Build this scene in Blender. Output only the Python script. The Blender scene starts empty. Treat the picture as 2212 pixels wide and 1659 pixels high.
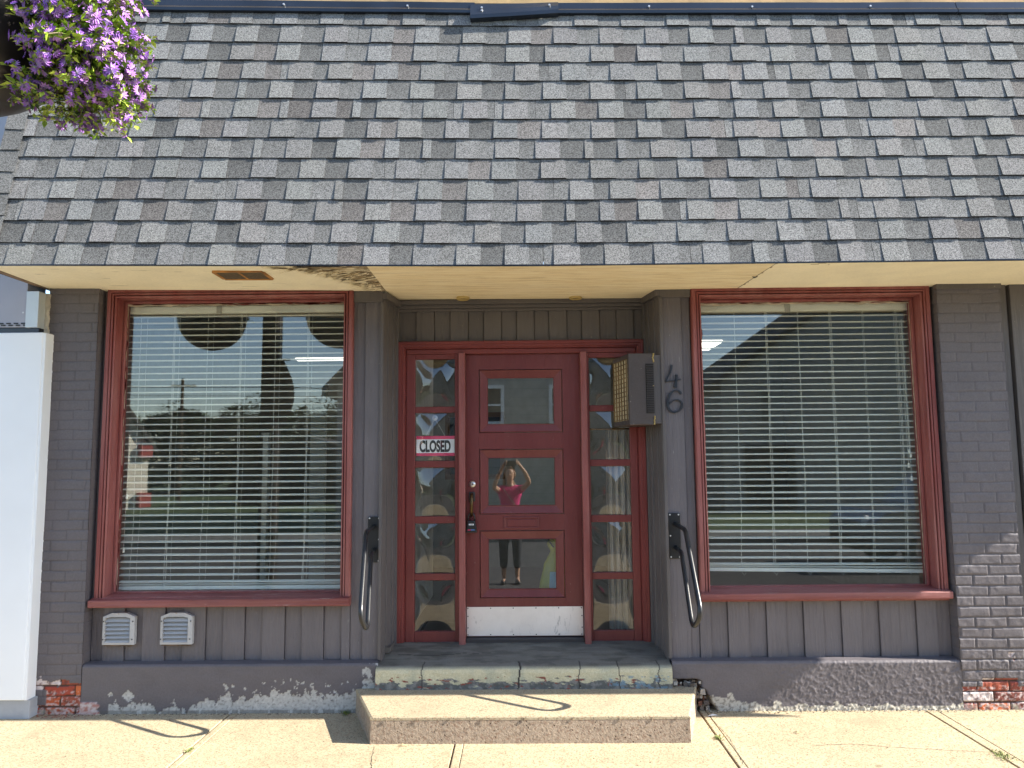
import bpy, math, random
from mathutils import Vector, Matrix, noise

# ------------------------------------------------------------------ camera, world, sun, exposure
S = bpy.context.scene
PITCH, ROLL, YAW = math.radians(5.86), math.radians(0.5), math.radians(-0.65)
CAM = Vector((0.0, -5.22, 1.61))
fwd = Vector((math.sin(YAW)*math.cos(PITCH), math.cos(YAW)*math.cos(PITCH), math.sin(PITCH)))
r0 = Vector((math.cos(YAW), -math.sin(YAW), 0)); u0 = r0.cross(fwd)
rt = r0*math.cos(ROLL) - u0*math.sin(ROLL); up = r0*math.sin(ROLL) + u0*math.cos(ROLL)
cd = bpy.data.cameras.new("camera"); cam = bpy.data.objects.new("camera", cd)
S.collection.objects.link(cam); S.camera = cam
cam.matrix_world = Matrix(((rt.x, up.x, -fwd.x, CAM.x), (rt.y, up.y, -fwd.y, CAM.y), (rt.z, up.z, -fwd.z, CAM.z), (0, 0, 0, 1)))
cd.sensor_width = 36; cd.lens = 36*1670/2212; cd.clip_start = 0.02; cd.clip_end = 2000

SUN = Vector((1.557, -0.19, 1.0)).normalized()
ELEV = math.asin(SUN.z); AZ = math.atan2(SUN.x, SUN.y)
W = bpy.data.worlds.new("World"); S.world = W; W.use_nodes = True
wn = W.node_tree.nodes; wl = W.node_tree.links
sky = wn.new('ShaderNodeTexSky'); sky.sky_type = 'NISHITA'; sky.sun_disc = False
sky.sun_elevation = ELEV; sky.sun_rotation = AZ; sky.air_density = 1.0; sky.dust_density = 0.6; sky.ozone_density = 1.5
wl.new(sky.outputs[0], wn['Background'].inputs[0]); wn['Background'].inputs[1].default_value = 0.12
sd = bpy.data.lights.new("sun", 'SUN'); sd.energy = 4.8; sd.angle = math.radians(0.5); sd.color = (1.0, 0.93, 0.82)
sun = bpy.data.objects.new("sun", sd); S.collection.objects.link(sun)
sun.rotation_euler = (-SUN).to_track_quat('-Z', 'Y').to_euler(); sun.location = (8, -3, 8)
S.view_settings.view_transform = 'Standard'; S.view_settings.look = 'None'
S.view_settings.exposure = 1.80; S.view_settings.gamma = 1.0; S.view_settings.use_curve_mapping = False
S.cycles.max_bounces = 8; S.cycles.diffuse_bounces = 4; S.cycles.glossy_bounces = 4; S.cycles.transparent_max_bounces = 16
S.cycles.sample_clamp_indirect = 6.0

C = S.collection
rnd = random.Random(7)
PI = math.pi

# ------------------------------------------------------------------ materials
class NT:
    def __init__(s, name):
        s.m = bpy.data.materials.new(name); s.m.use_nodes = True; s.t = s.m.node_tree
        s.n = s.t.nodes; s.l = s.t.links; s.b = s.n['Principled BSDF']; s.o = s.n['Material Output']; s._c = None
    def set(s, sock, v):
        if isinstance(v, bpy.types.NodeSocket): s.l.new(v, sock)
        else:
            if isinstance(v, tuple) and len(v) == 3 and sock.type == 'RGBA': v = v + (1,)
            sock.default_value = v
    def co(s, scale=(1, 1, 1)):
        if s._c is None: s._c = s.n.new('ShaderNodeTexCoord')
        mp = s.n.new('ShaderNodeMapping'); mp.inputs['Scale'].default_value = scale
        s.l.new(s._c.outputs['Object'], mp.inputs[0]); return mp.outputs[0]
    def noise(s, sc, det=3, rough=.55, scale=(1, 1, 1), dist=0):
        k = s.n.new('ShaderNodeTexNoise'); k.inputs['Scale'].default_value = sc; k.inputs['Detail'].default_value = det
        k.inputs['Roughness'].default_value = rough; k.inputs['Distortion'].default_value = dist
        s.l.new(s.co(scale), k.inputs['Vector']); return k.outputs['Fac']
    def vor(s, sc, scale=(1, 1, 1), feat='F1', out='Distance'):
        k = s.n.new('ShaderNodeTexVoronoi'); k.feature = feat; k.inputs['Scale'].default_value = sc
        s.l.new(s.co(scale), k.inputs['Vector']); return k.outputs[out]
    def ramp(s, f, a, b, v0=0., v1=1.):
        k = s.n.new('ShaderNodeMapRange'); s.set(k.inputs[0], f); k.inputs[1].default_value = a; k.inputs[2].default_value = b
        k.inputs[3].default_value = v0; k.inputs[4].default_value = v1; return k.outputs[0]
    def mix(s, f, a, b, mode='MIX'):
        k = s.n.new('ShaderNodeMix'); k.data_type = 'RGBA'; k.blend_type = mode
        s.set(k.inputs[0], f); s.set(k.inputs[6], a); s.set(k.inputs[7], b); return k.outputs[2]
    def math(s, op, a, b=0.):
        k = s.n.new('ShaderNodeMath'); k.operation = op; s.set(k.inputs[0], a); s.set(k.inputs[1], b); return k.outputs[0]
    def attr(s, name, out='Fac'):
        k = s.n.new('ShaderNodeAttribute'); k.attribute_name = name; return k.outputs[out]
    def bump(s, h, strength=.3, dist=.01, prev=None):
        k = s.n.new('ShaderNodeBump'); k.inputs['Strength'].default_value = strength; k.inputs['Distance'].default_value = dist
        s.set(k.inputs['Height'], h)
        if prev is not None: s.l.new(prev, k.inputs['Normal'])
        return k.outputs[0]
    def done(s, col=None, rough=.6, nrm=None, metal=0., spec=.5):
        if col is not None: s.set(s.b.inputs['Base Color'], col)
        s.set(s.b.inputs['Roughness'], rough); s.set(s.b.inputs['Metallic'], metal); s.set(s.b.inputs['Specular IOR Level'], spec)
        if nrm is not None: s.l.new(nrm, s.b.inputs['Normal'])
        return s.m

def sc(c, k): return tuple(min(1, x*k) for x in c)

def paint(name, col, rough=.5, var=.18, grain=(1, 1, 1), gs=40, bump=.25, chips=0., chipcol=(.5, .47, .4), specks=True, bd=.003, spec=.4, fade=0., fadecol=(.36, .17, .155)):
    t = NT(name)
    n1 = t.noise(2.2, 4); n2 = t.noise(18, 4, .6, grain); n3 = t.noise(gs, 5, .65, grain)
    c = t.mix(t.ramp(n1, .3, .7), sc(col, 1-var), sc(col, 1+var))
    c = t.mix(t.ramp(n2, .35, .75, 0, .35), c, sc(col, .72))
    if fade > 0:
        c = t.mix(t.ramp(t.noise(2.6, 6, .65, (grain[0]*.4, grain[1]*.4, grain[2]*.8)), .38, .72, 0, fade), c, fadecol)
        c = t.mix(t.ramp(t.noise(24, 6, .75, grain, .6), .60, .66, 0, .55), c, sc(col, .38))
    if chips > 0:
        nc = t.noise(13, 6, .7, grain, .4)
        mk = t.ramp(nc, .71-chips, .725-chips)
        c = t.mix(mk, c, chipcol)
    if specks:
        v = t.noise(75, 1, .5); mk2 = t.ramp(v, .79, .81); c = t.mix(mk2, c, sc(chipcol, .9))
    h = t.bump(n3, bump, bd)
    h = t.bump(t.noise(6, 3, .5, grain), bump*.8, .012, h)
    return t.done(c, t.ramp(n2, .3, .7, rough-.08, rough+.1), h, 0, spec)

WALL = (.124, .112, .120)
RED = (.175, .036, .032)
M = {}
M['wall'] = paint('mauve_grey_paint', WALL, .5, .12, (6, 6, .7), 45, .35, .0, (.33, .31, .3))
M['wallchip'] = paint('mauve_grey_paint_worn', WALL, .5, .16, (8, 8, .6), 45, .6, .03, (.30, .28, .27), fade=.3, fadecol=(.17, .155, .16))
M['trim'] = paint('brown_grey_trim_paint', (.106, .096, .095), .5, .15, (8, 8, .5), 40, .4, .01, (.3, .28, .22))
M['trimdark'] = paint('dark_brown_housing_paint', (.072, .058, .053), .45, .15, (3, 3, 3), 40, .3, .012, (.3, .28, .25))
M['red'] = paint('barn_red_paint', RED, .42, .15, (7, 7, .6), 40, .3, .0, (.35, .20, .17))
M['redv'] = paint('barn_red_paint_casing', (.215, .052, .047), .42, .18, (9, 9, .5), 45, .5, .03, (.075, .022, .022), False, fade=.55)
M['redh'] = paint('barn_red_paint_sill', (.18, .042, .038), .5, .22, (.5, 8, 8), 40, .8, .065, (.40, .32, .28), False, fade=.55)
M['reddoor'] = paint('oxblood_door_paint', (.135, .026, .025), .36, .12, (6, 6, .7), 40, .35, .0, (.25, .15, .13), fade=.22, fadecol=(.24, .085, .08))

def vcol(name, rough=.7, gs=220, bump=.3, amt=.25, bd=.003, spec=.35):
    t = NT(name); c = t.attr('Col', 'Color')
    n = t.noise(gs, 3, .7); n1 = t.noise(5, 4, .6)
    c2 = t.mix(t.ramp(n, .3, .7, 0, 1), t.mix(1.0, c, (1-amt,)*3, 'MULTIPLY'), t.mix(1.0, c, (1+amt,)*3, 'MULTIPLY'))
    c2 = t.mix(t.ramp(n1, .35, .7, 0, .3), c2, t.mix(1.0, c2, (.75, .75, .77), 'MULTIPLY'))
    return t.done(c2, rough, t.bump(n, bump, bd), 0, spec)
M['vwall'] = vcol('painted_masonry', .55, 90, .35, .10)
M['vsoffit'] = vcol('peeling_soffit_paint', .7, 60, .2, .05)
M['vland'] = vcol('worn_landing_concrete', .6, 130, .5, .18)
M['vleaf'] = vcol('leaf', .55, 90, .1, .2)

def shingle():
    t = NT('asphalt_shingle_granules'); c = t.attr('Col', 'Color')
    g = t.noise(330, 2, .8); v = t.vor(240, out='Color')
    sp = t.n.new('ShaderNodeSeparateColor'); t.l.new(v, sp.inputs[0])
    k = t.ramp(sp.outputs[0], 0, 1, .38, 1.62)
    cc = t.n.new('ShaderNodeCombineColor')
    for i in range(3): t.l.new(k, cc.inputs[i])
    c = t.mix(1.0, c, cc.outputs[0], 'MULTIPLY')
    c = t.mix(t.ramp(t.noise(1.6, 3), .45, .75, 0, .12), c, (.15, .15, .14))
    c = t.mix(t.ramp(t.noise(60, 2), .72, .78, 0, .5), c, (.24, .20, .15))
    return t.done(c, .9, t.bump(g, .9, .004), 0, .15)
M['shingle'] = shingle()

def concrete(name, col, speck=.5, bump=.4, sc_=1., pits=0., warm=(.3, .2, .12)):
    t = NT(name)
    n = t.noise(1.1, 5, .6); f = t.noise(140*sc_, 3, .7); v = t.vor(150*sc_, out='Color')
    sp = t.n.new('ShaderNodeSeparateColor'); t.l.new(v, sp.inputs[0])
    c = t.mix(t.ramp(n, .3, .7), sc(col, .86), sc(col, 1.1))
    c = t.mix(t.ramp(f, .35, .7, 0, .35), c, sc(col, .6))
    c = t.mix(t.ramp(sp.outputs[0], .78, .84, 0, speck), c, warm)
    c = t.mix(t.ramp(sp.outputs[1], .86, .9, 0, speck), c, sc(col, .42))
    st = t.noise(3.0, 6, .7, (1, 1, 1), .6)
    c = t.mix(t.ramp(st, .52, .72, 0, .5), c, sc(col, .55))
    gm_ = t.vor(2.3); c = t.mix(t.math('MULTIPLY', t.ramp(gm_, .035, .05, 1, 0), .55), c, sc(col, .35))
    dk_ = t.noise(42, 4, .8); c = t.mix(t.ramp(dk_, .66, .72, 0, .5), c, sc(col, .5))
    h = t.bump(f, bump, .004)
    h = t.bump(t.noise(260, 2, .5, (1, .12, 1)), bump*.5, .002, h)
    if pits:
        p = t.vor(42, feat='F1'); pn = t.noise(12, 3)
        pm = t.math('MULTIPLY', t.ramp(p, .10, .22, 1, 0), t.ramp(pn, .48, .56))
        c = t.mix(t.math('MULTIPLY', pm, .75), c, sc(col, .22)); h = t.bump(t.math('SUBTRACT', 1, pm), pits, .01, h)
        h = t.bump(t.noise(55, 4, .7), pits*.8, .008, h)
    return t.done(c, .9, h, 0, .2)
M['walk'] = concrete('sidewalk_concrete', (.435, .365, .240), .85, .35)
M['steptop'] = concrete('step_top_concrete', (.42, .355, .24), .8, .35)
M['stepface'] = concrete('step_face_aggregate', (.36, .285, .215), .5, .9, .6, .9, (.2, .12, .08))
M['kerb'] = concrete('kerb_concrete', (.42, .40, .35), .4, .4)
M['asph'] = concrete('asphalt', (.085, .083, .082), .4, .6, .5, 0, (.18, .17, .15))

def simple(name, col, rough=.5, metal=0., var=.12, bump=.1, bs=60, spec=.5, em=None, bd=.002):
    t = NT(name); n = t.noise(bs*.15, 4)
    c = t.mix(t.ramp(n, .3, .7), sc(col, 1-var), sc(col, 1+var))
    if em: t.b.inputs['Emission Color'].default_value = em[0]+(1,); t.b.inputs['Emission Strength'].default_value = em[1]
    return t.done(c, rough, t.bump(t.noise(bs, 4), bump, bd), metal, spec)
M['blackmetal'] = simple('black_powder_coat', (.012, .013, .015), .32, 0, .2, .15, 90)
M['screw'] = simple('zinc_screw', (.6, .6, .6), .35, .6)
M['dark'] = simple('dark_gap', (.02, .018, .016), .9)
M['flash'] = simple('midnight_flashing_metal', (.020, .026, .038), .22, .35, .3, .25, 12, .6)
M['whitepanel'] = simple('white_composite_panel', (.80, .83, .86), .35, 0, .06, .03, 6)
M['bluepanel'] = simple('pale_grey_panel', (.36, .37, .43), .5, 0, .04, .05, 30)
M['alu'] = simple('aluminium_trim', (.50, .55, .58), .35, .2, .05, .05, 30)
M['foam'] = simple('foam_sealant', (.52, .50, .45), .85, 0, .25, 1.0, 70, .3, None, .01)
M['slat'] = simple('white_blind_slat', (.86, .85, .79), .45, 0, .03, .0)
def slatmat():
    t = NT('white_blind_slat'); t.done((.90, .90, .84), .45)
    tl = t.n.new('ShaderNodeBsdfTranslucent'); tl.inputs[0].default_value = (.9, .9, .82, 1); mx = t.n.new('ShaderNodeMixShader'); mx.inputs[0].default_value = .22
    t.l.new(t.b.outputs[0], mx.inputs[1]); t.l.new(tl.outputs[0], mx.inputs[2]); t.l.new(mx.outputs[0], t.o.inputs[0]); return t.m
M['slat'] = slatmat()
M['cord'] = simple('blind_cord', (.8, .8, .75), .8)
M['ventpaint'] = paint('chalky_white_vent_paint', (.42, .42, .42), .6, .12, (1, 1, 1), 60, .12, .03, (.30, .22, .13), bd=.001)
M['kick'] = None
M['grille'] = simple('rusty_tan_grille', (.17, .11, .045), .7, 0, .45, .6, 45)
M['louv'] = simple('dark_louvre', (.035, .03, .03), .6)
M['bronze'] = simple('tarnished_brass', (.12, .075, .03), .35, .8, .5, .2, 60)
M['chrome'] = simple('satin_nickel', (.55, .53, .5), .28, .9)
M['number'] = simple('black_iron_number', (.016, .018, .024), .35, 0, .3, .3, 80)
M['signwhite'] = simple('sign_white', (.88, .90, .94), .35)
M['signpink'] = simple('sign_pink', (.70, .045, .14), .4)
M['signblack'] = simple('sign_black', (.012, .012, .014), .5)
M['rust'] = simple('rusted_vent_metal', (.40, .19, .05), .75, .2, .6, .6, 50)
M['mesh'] = simple('insect_mesh', (.10, .075, .045), .9, 0, .3, 1.0, 300)
M['lampcream'] = simple('yellowed_lamp_trim', (.45, .33, .12), .5)
M['intwall'] = simple('interior_wall', (.26, .255, .23), .8)
M['intfloor'] = simple('interior_floor', (.10, .09, .08), .6)
M['intwhite'] = simple('interior_white_paint', (.62, .62, .58), .5)
M['ceillight'] = simple('lit_ceiling_panel', (.8, .8, .75), .6, em=((1, .93, .80), 1.2))
M['pole'] = simple('dark_brown_pole', (.035, .027, .022), .5)
M['pot'] = simple('dark_plastic_bowl', (.022, .018, .017), .35, 0, .3, .15, 30)
M['banner'] = simple('dark_banner_fabric', (.03, .03, .032), .85)
M['skin'] = simple('skin', (.50, .30, .20), .5, 0, .06, .05)
M['pink'] = simple('hot_pink_fabric', (.62, .03, .17), .8, 0, .15, .6, 60)
M['navy'] = simple('black_navy_fabric', (.018, .02, .028), .85, 0, .2, .4, 60)
M['hair'] = simple('dark_blond_hair', (.20, .12, .06), .5, 0, .35, .8, 90)
M['strap'] = simple('tan_strap', (.45, .38, .3), .6)
M['yellow'] = simple('yellow_bag_plastic', (.40, .40, .05), .35, 0, .2, .4, 30)
M['palebluelabel'] = simple('pale_blue_label', (.22, .42, .52), .5)
M['curtain'] = simple('beige_sheer_fabric', (.42, .37, .30), .8)
M['frameboard'] = simple('dark_board', (.012, .014, .018), .3)
M['woodframe'] = simple('brown_wood_frame', (.14, .07, .03), .5)
M['greyside'] = None
M['bark'] = simple('bark', (.09, .07, .05), .9, 0, .3, 1., 20, .2, None, .02)
M['stem'] = simple('plant_stem', (.12, .09, .05), .7)
M['dirt'] = simple('joint_dirt', (.13, .085, .055), .95, 0, .5, 1., 80)
M['grass'] = simple('far_grass', (.06, .09, .03), .95, 0, .3, .8, 30)
M['tyre'] = simple('tyre_rubber', (.02, .02, .02), .8)
M['carpaint'] = simple('grey_car_paint', (.16, .17, .19), .25, .4)
M['glassdark'] = simple('tinted_car_glass', (.01, .012, .014), .05)
M['winwhite'] = simple('white_window_trim', (.72, .72, .70), .5)
M['winglass'] = simple('dark_window_pane', (.03, .035, .04), .08)
M['roofdark'] = simple('dark_house_roof', (.06, .055, .05), .9, 0, .2, .8, 30)
M['redbrickfar'] = simple('far_red_accent', (.35, .06, .05), .7)
M['twig'] = simple('dry_litter', (.35, .28, .15), .9)
M['paper'] = simple('paper_scrap', (.6, .6, .6), .8)
M['blood'] = simple('brick_rubble', (.22, .07, .04), .95, 0, .5, 1.2, 60, .2, None, .01)

def siding(name, col):
    t = NT(name); w = t.n.new('ShaderNodeTexWave'); w.wave_type = 'BANDS'; w.bands_direction = 'Z'; w.wave_profile = 'SAW'
    w.inputs['Scale'].default_value = 1.25; w.inputs['Distortion'].default_value = 0
    t.l.new(t.co(), w.inputs['Vector'])
    c = t.mix(t.ramp(w.outputs['Fac'], .9, .98), col, sc(col, .45))
    return t.done(c, .6, t.bump(w.outputs['Fac'], .5, .02))
M['greyside'] = siding('grey_lap_siding', (.34, .33, .30))
M['whiteside'] = siding('cream_lap_siding', (.75, .70, .58))
M['darkside'] = siding('slate_grey_siding', (.27, .275, .27))

def kickmat():
    t = NT('scuffed_kick_plate'); n = t.noise(6, 5, .6); s = t.noise(30, 6, .75, (1, 1, .35), .8); lo = t.noise(2.2, 3)
    c = t.mix(t.ramp(n, .3, .7), (.70, .66, .62), (.80, .76, .72))
    mk = t.math('MULTIPLY', t.ramp(s, .57, .64), t.ramp(lo, .44, .60))
    c = t.mix(mk, c, (.16, .15, .15))
    return t.done(c, .38, t.bump(s, .2, .002), .25)
M['kick'] = kickmat()

def glass(name, ior=1.65, tint=(.96, .98, .97)):
    t = NT(name); fr = t.n.new('ShaderNodeFresnel')
    ge = t.n.new('ShaderNodeNewGeometry'); t.l.new(t.ramp(ge.outputs['Backfacing'], 0, 1, ior, 1/ior), fr.inputs[0])
    tr = t.n.new('ShaderNodeBsdfTransparent'); tr.inputs[0].default_value = tint+(1,)
    gl = t.n.new('ShaderNodeBsdfGlossy'); gl.inputs['Roughness'].default_value = 0.0; gl.inputs[0].default_value = (.97, .98, 1, 1)
    mx = t.n.new('ShaderNodeMixShader'); t.l.new(fr.outputs[0], mx.inputs[0]); t.l.new(tr.outputs[0], mx.inputs[1]); t.l.new(gl.outputs[0], mx.inputs[2])
    t.l.new(mx.outputs[0], t.o.inputs[0]); t.n.remove(t.b); return t.m
M['glass'] = glass('window_glass', 1.68)
M['glassdoor'] = glass('door_glass', 1.85)
M['glassbulge'] = glass('bulged_glass', 1.8)

def wood():
    t = NT('weathered_plywood'); g = t.noise(6, 6, .7, (.5, 12, 12), .8); b = t.noise(3, 3)
    g2 = t.noise(5, 5, .75, (.35, 26, 26), 1.2)
    c = t.mix(t.ramp(g, .42, .62), (.88, .79, .56), (.74, .60, .36))
    c = t.mix(t.ramp(g2, .54, .61, 0, .7), c, (.26, .16, .07))
    c = t.mix(t.ramp(b, .4, .7, 0, .3), c, (.88, .80, .60))
    return t.done(c, .8, t.bump(g, .4, .004), 0, .2)
M['ply'] = wood()

# ------------------------------------------------------------------ mesh helpers
class MB:
    def __init__(s): s.v = []; s.f = []; s.mi = []; s.c = []; s.hasc = False
    def poly(s, pts, mi=0, cols=None):
        b = len(s.v); s.v += [tuple(p) for p in pts]; s.f.append(tuple(range(b, b+len(pts)))); s.mi.append(mi)
        if cols is not None: s.hasc = True; s.c += list(cols)
        else: s.c += [(.5, .5, .5)]*len(pts)
    def mesh(s, vs, fs, mi=0, cols=None):
        b = len(s.v); s.v += [tuple(p) for p in vs]; s.f += [tuple(b+i for i in f) for f in fs]; s.mi += [mi]*len(fs)
        if cols is not None: s.hasc = True; s.c += list(cols)
        else: s.c += [(.5, .5, .5)]*len(vs)
    def hexa(s, q, mi=0, col=None):   # q: 8 points: bottom 4 ccw (seen from above), top 4
        s.mesh(q, [(0, 3, 2, 1), (4, 5, 6, 7), (0, 1, 5, 4), (1, 2, 6, 5), (2, 3, 7, 6), (3, 0, 4, 7)], mi, [col]*8 if col else None)
    def box(s, x0, x1, y0, y1, z0, z1, mi=0, col=None):
        s.hexa([(x0, y0, z0), (x1, y0, z0), (x1, y1, z0), (x0, y1, z0), (x0, y0, z1), (x1, y0, z1), (x1, y1, z1), (x0, y1, z1)], mi, col)
    def quadprism(s, q, y0, y1, mi=0):  # q: (x,z) polygon ccw seen from -y ; front y0
        n = len(q); vs = [(x, y0, z) for x, z in q]+[(x, y1, z) for x, z in q]
        fs = [tuple(range(n)), tuple(range(2*n-1, n-1, -1))]+[(i, i+n, (i+1) % n+n, (i+1) % n) for i in range(n)]
        s.mesh(vs, fs, mi)
    def loft(s, loops, mi=0, closed=True, cap=False):
        n = len(loops[0]); vs = [p for L in loops for p in L]; fs = []
        for k in range(len(loops)-1):
            for i in range(n if closed else n-1):
                j = (i+1) % n; fs.append((k*n+i, k*n+j, (k+1)*n+j, (k+1)*n+i))
        if cap: fs.append(tuple(range(n-1, -1, -1))); fs.append(tuple((len(loops)-1)*n+i for i in range(n)))
        s.mesh(vs, fs, mi)
    def tube(s, pts, r, n=10, mi=0, cap=True):
        pts = [Vector(p) for p in pts]; rs = r if isinstance(r, (list, tuple)) else [r]*len(pts)
        loops = []; ref = None
        for i, p in enumerate(pts):
            d = (pts[min(i+1, len(pts)-1)]-pts[max(i-1, 0)]).normalized()
            if ref is None: ref = Vector((0, 0, 1)) if abs(d.z) < .9 else Vector((1, 0, 0))
            a = (ref-d*ref.dot(d)).normalized(); ref = a; b = d.cross(a)
            loops.append([tuple(p+(a*math.cos(2*PI*k/n)+b*math.sin(2*PI*k/n))*rs[i]) for k in range(n)])
        s.loft(loops, mi, True, cap)
    def disc(s, c, axis, r, h, n=16, mi=0):
        c = Vector(c); ax = Vector(axis).normalized(); s.tube([c, c+ax*h], r, n, mi)
    def lathe(s, c, prof, n=24, mi=0, cap=False):
        s.loft([[(c[0]+r*math.cos(2*PI*k/n), c[1]+r*math.sin(2*PI*k/n), c[2]+z) for k in range(n)] for r, z in prof], mi, True, cap)
    def grid(s, fn, nu, nv, mi=0, closed=False):
        vs = []; cs = []
        for j in range(nv+1):
            for i in range(nu+1):
                r = fn(i/nu, j/nv)
                if len(r) == 2: vs.append(r[0]); cs.append(r[1])
                else: vs.append(r)
        fs = [(j*(nu+1)+i, j*(nu+1)+i+1, (j+1)*(nu+1)+i+1, (j+1)*(nu+1)+i) for j in range(nv) for i in range(nu)]
        s.mesh(vs, fs, mi, cs if cs else None)
    def build(s, name, mats, parent=None, smooth=False, bevel=0., loc=None, seg=2, label=None, recalc=True, angle=None):
        me = bpy.data.meshes.new(name); me.from_pydata(s.v, [], s.f)
        mats = mats if isinstance(mats, list) else [mats]
        for m in mats: me.materials.append(M[m] if isinstance(m, str) else m)
        for p, mi in zip(me.polygons, s.mi): p.material_index = mi; p.use_smooth = smooth
        if s.hasc:
            a = me.color_attributes.new('Col', 'FLOAT_COLOR', 'POINT')
            flat = []
            for c in s.c: flat += [c[0], c[1], c[2], 1.0]
            a.data.foreach_set('color', flat)
        if recalc:
            import bmesh
            bm = bmesh.new(); bm.from_mesh(me); bmesh.ops.recalc_face_normals(bm, faces=bm.faces); bm.to_mesh(me); bm.free()
        me.update()
        o = bpy.data.objects.new(name, me); C.objects.link(o)
        if loc: 
            for v in me.vertices: v.co -= Vector(loc)
            o.location = loc
        if parent: 
            o.parent = parent; o.location = Vector(o.location)-world_loc(parent)
            if loc is None: 
                for v in me.vertices: pass
        if bevel > 0:
            b = o.modifiers.new('bevel', 'BEVEL'); b.width = bevel; b.segments = seg; b.limit_method = 'ANGLE'; b.angle_limit = math.radians(35); b.harden_normals = False
        if label: o['label'] = label
        return o
def world_loc(o):
    v = Vector((0, 0, 0))
    while o is not None: v += Vector(o.location); o = o.parent
    return v
def tag(o, label=None, cat=None, group=None, kind=None):
    if label: o['label'] = label
    if cat: o['category'] = cat
    if group: o['group'] = group
    if kind: o['kind'] = kind
    return o
def thing(name, label, cat, loc=(0, 0, 0), group=None):
    o = bpy.data.objects.new(name, None); C.objects.link(o); o.location = loc; o.empty_display_size = .1
    return tag(o, label, cat, group)
def copy_tree(o, dx, parent=None):
    c = o.copy(); C.objects.link(c)
    if parent: c.parent = parent
    else: c.location = Vector(o.location)+Vector(dx)
    for ch in list(o.children): copy_tree(ch, dx, c)
    return c
def fbm(x, y, z, o=4, l=2., g=.5):
    v = 0; a = 1; s = 1
    for _ in range(o): v += a*noise.noise((x*s, y*s, z*s)); a *= g; s *= l
    return v
def sm(a, b, x): t = max(0, min(1, (x-a)/(b-a))); return t*t*(3-2*t)
def mixc(a, b, t): return tuple(a[i]*(1-t)+b[i]*t for i in range(3))
def inset(q, l, t=None, r=None, b=None):  # q TL TR BR BL (x,z)
    t = l if t is None else t; r = l if r is None else r; b = l if b is None else b
    return [(q[0][0]+l, q[0][1]-t), (q[1][0]-r, q[1][1]-t), (q[2][0]-r, q[2][1]+b), (q[3][0]+l, q[3][1]+b)]
def moulding(mb, q, prof, mi=0):
    loops = []
    for t, y in prof: loops.append([(x, y, z) for x, z in inset(q, t)])
    mb.loft(loops, mi, True)
def zs(x): return 2.800 + .013*max(0, -x)      # soffit height, sagging slightly away from the left end

# ================================================================== SETTING
road_z = -.16
g = MB(); g.grid(lambda u, v: ((u-.5)*800, -400+v*800, road_z-.03), 8, 8); o = g.build('ground', 'grass'); tag(o, kind='structure')
rd = MB(); rd.box(-120, 120, -11.6, -3.62, road_z-.02, road_z); o = rd.build('road', 'asph'); tag(o, kind='structure')
# sidewalk slabs with tooled joints
sw = MB()
xs = [(-40, -9.6), (-9.59, -5.81), (-5.80, -3.47), (-3.46, -1.925), (-1.913, -1.872), (-1.868, -.407), (-.397, -.352), (-.349, 1.128), (1.140, 1.178), (1.1815, 2.585), (2.598, 2.662), (2.666, 4.1), (4.11, 6), (6.01, 40)]
for (a, b) in xs:
    for (y0, y1) in ((-3.45, -1.62), (-1.61, 0.16)):
        nx = 1 if b-a > 3 or b-a < .1 else 1
        sw.box(a, b, y0, y1, -.05, 0)
sidewalk = sw.build('sidewalk', 'walk', bevel=.004); tag(sidewalk, kind='structure')
sb_ = MB(); sb_.box(-40, 40, -3.45, .16, -.10, -.009); o = sb_.build('joint_fill', 'dirt', sidewalk)
kb = MB(); kb.box(-40, 40, -3.62, -3.46, road_z-.02, 0.0); o = kb.build('kerb', 'kerb', sidewalk, bevel=.015)
def crack(pts, w, name='crack', parent=None, z=.0015, mat='dark', seed=1):
    r = random.Random(seed); P = []
    for (x0, y0), (x1, y1) in zip(pts, pts[1:]):
        L = math.hypot(x1-x0, y1-y0); n = max(2, int(L/.018))
        for i in range(n): t = i/n; P.append((x0+(x1-x0)*t+r.uniform(-.0035, .0035), y0+(y1-y0)*t+r.uniform(-.0035, .0035)))
    P.append(pts[-1]); mb = MB()
    for i, (a, b) in enumerate(zip(P, P[1:])):
        d = Vector((b[0]-a[0], b[1]-a[1])); 
        if d.length < 1e-6: continue
        d.normalize(); n = (-d.y, d.x); k = w*r.uniform(.35, 1.)
        mb.poly([(a[0]-n[0]*k, a[1]-n[1]*k, z), (b[0]-n[0]*k, b[1]-n[1]*k, z), (b[0]+n[0]*k, b[1]+n[1]*k, z), (a[0]+n[0]*k, a[1]+n[1]*k, z)])
    return mb.build(name, mat, parent, recalc=False)
crack([(1.66, -.62), (1.85, -.60), (2.1, -.66), (2.35, -.70), (2.6, -.74)], .0022, 'crack', sidewalk, seed=3)
crack([(1.18, -.15), (1.2, -.5), (1.17, -.9)], .0016, 'crack', sidewalk, seed=4)
crack([(-.86, -.62), (-.84, -.8), (-.80, -1.0)], .002, 'crack', sidewalk, seed=5)
fs = MB(); fs.box(-40, 40, -13.4, -11.6, road_z-.02, -.02); o = fs.build('far_sidewalk', simple('far_grey_concrete', (.16, .155, .14), .9, 0, .2, .4, 30)); tag(o, kind='structure')

# ================================================================== THE SHOP BUILDING
B = thing('shop_building', 'single storey grey and red shopfront with a shingled mansard roof', 'building', (0, 0, 0))

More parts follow.
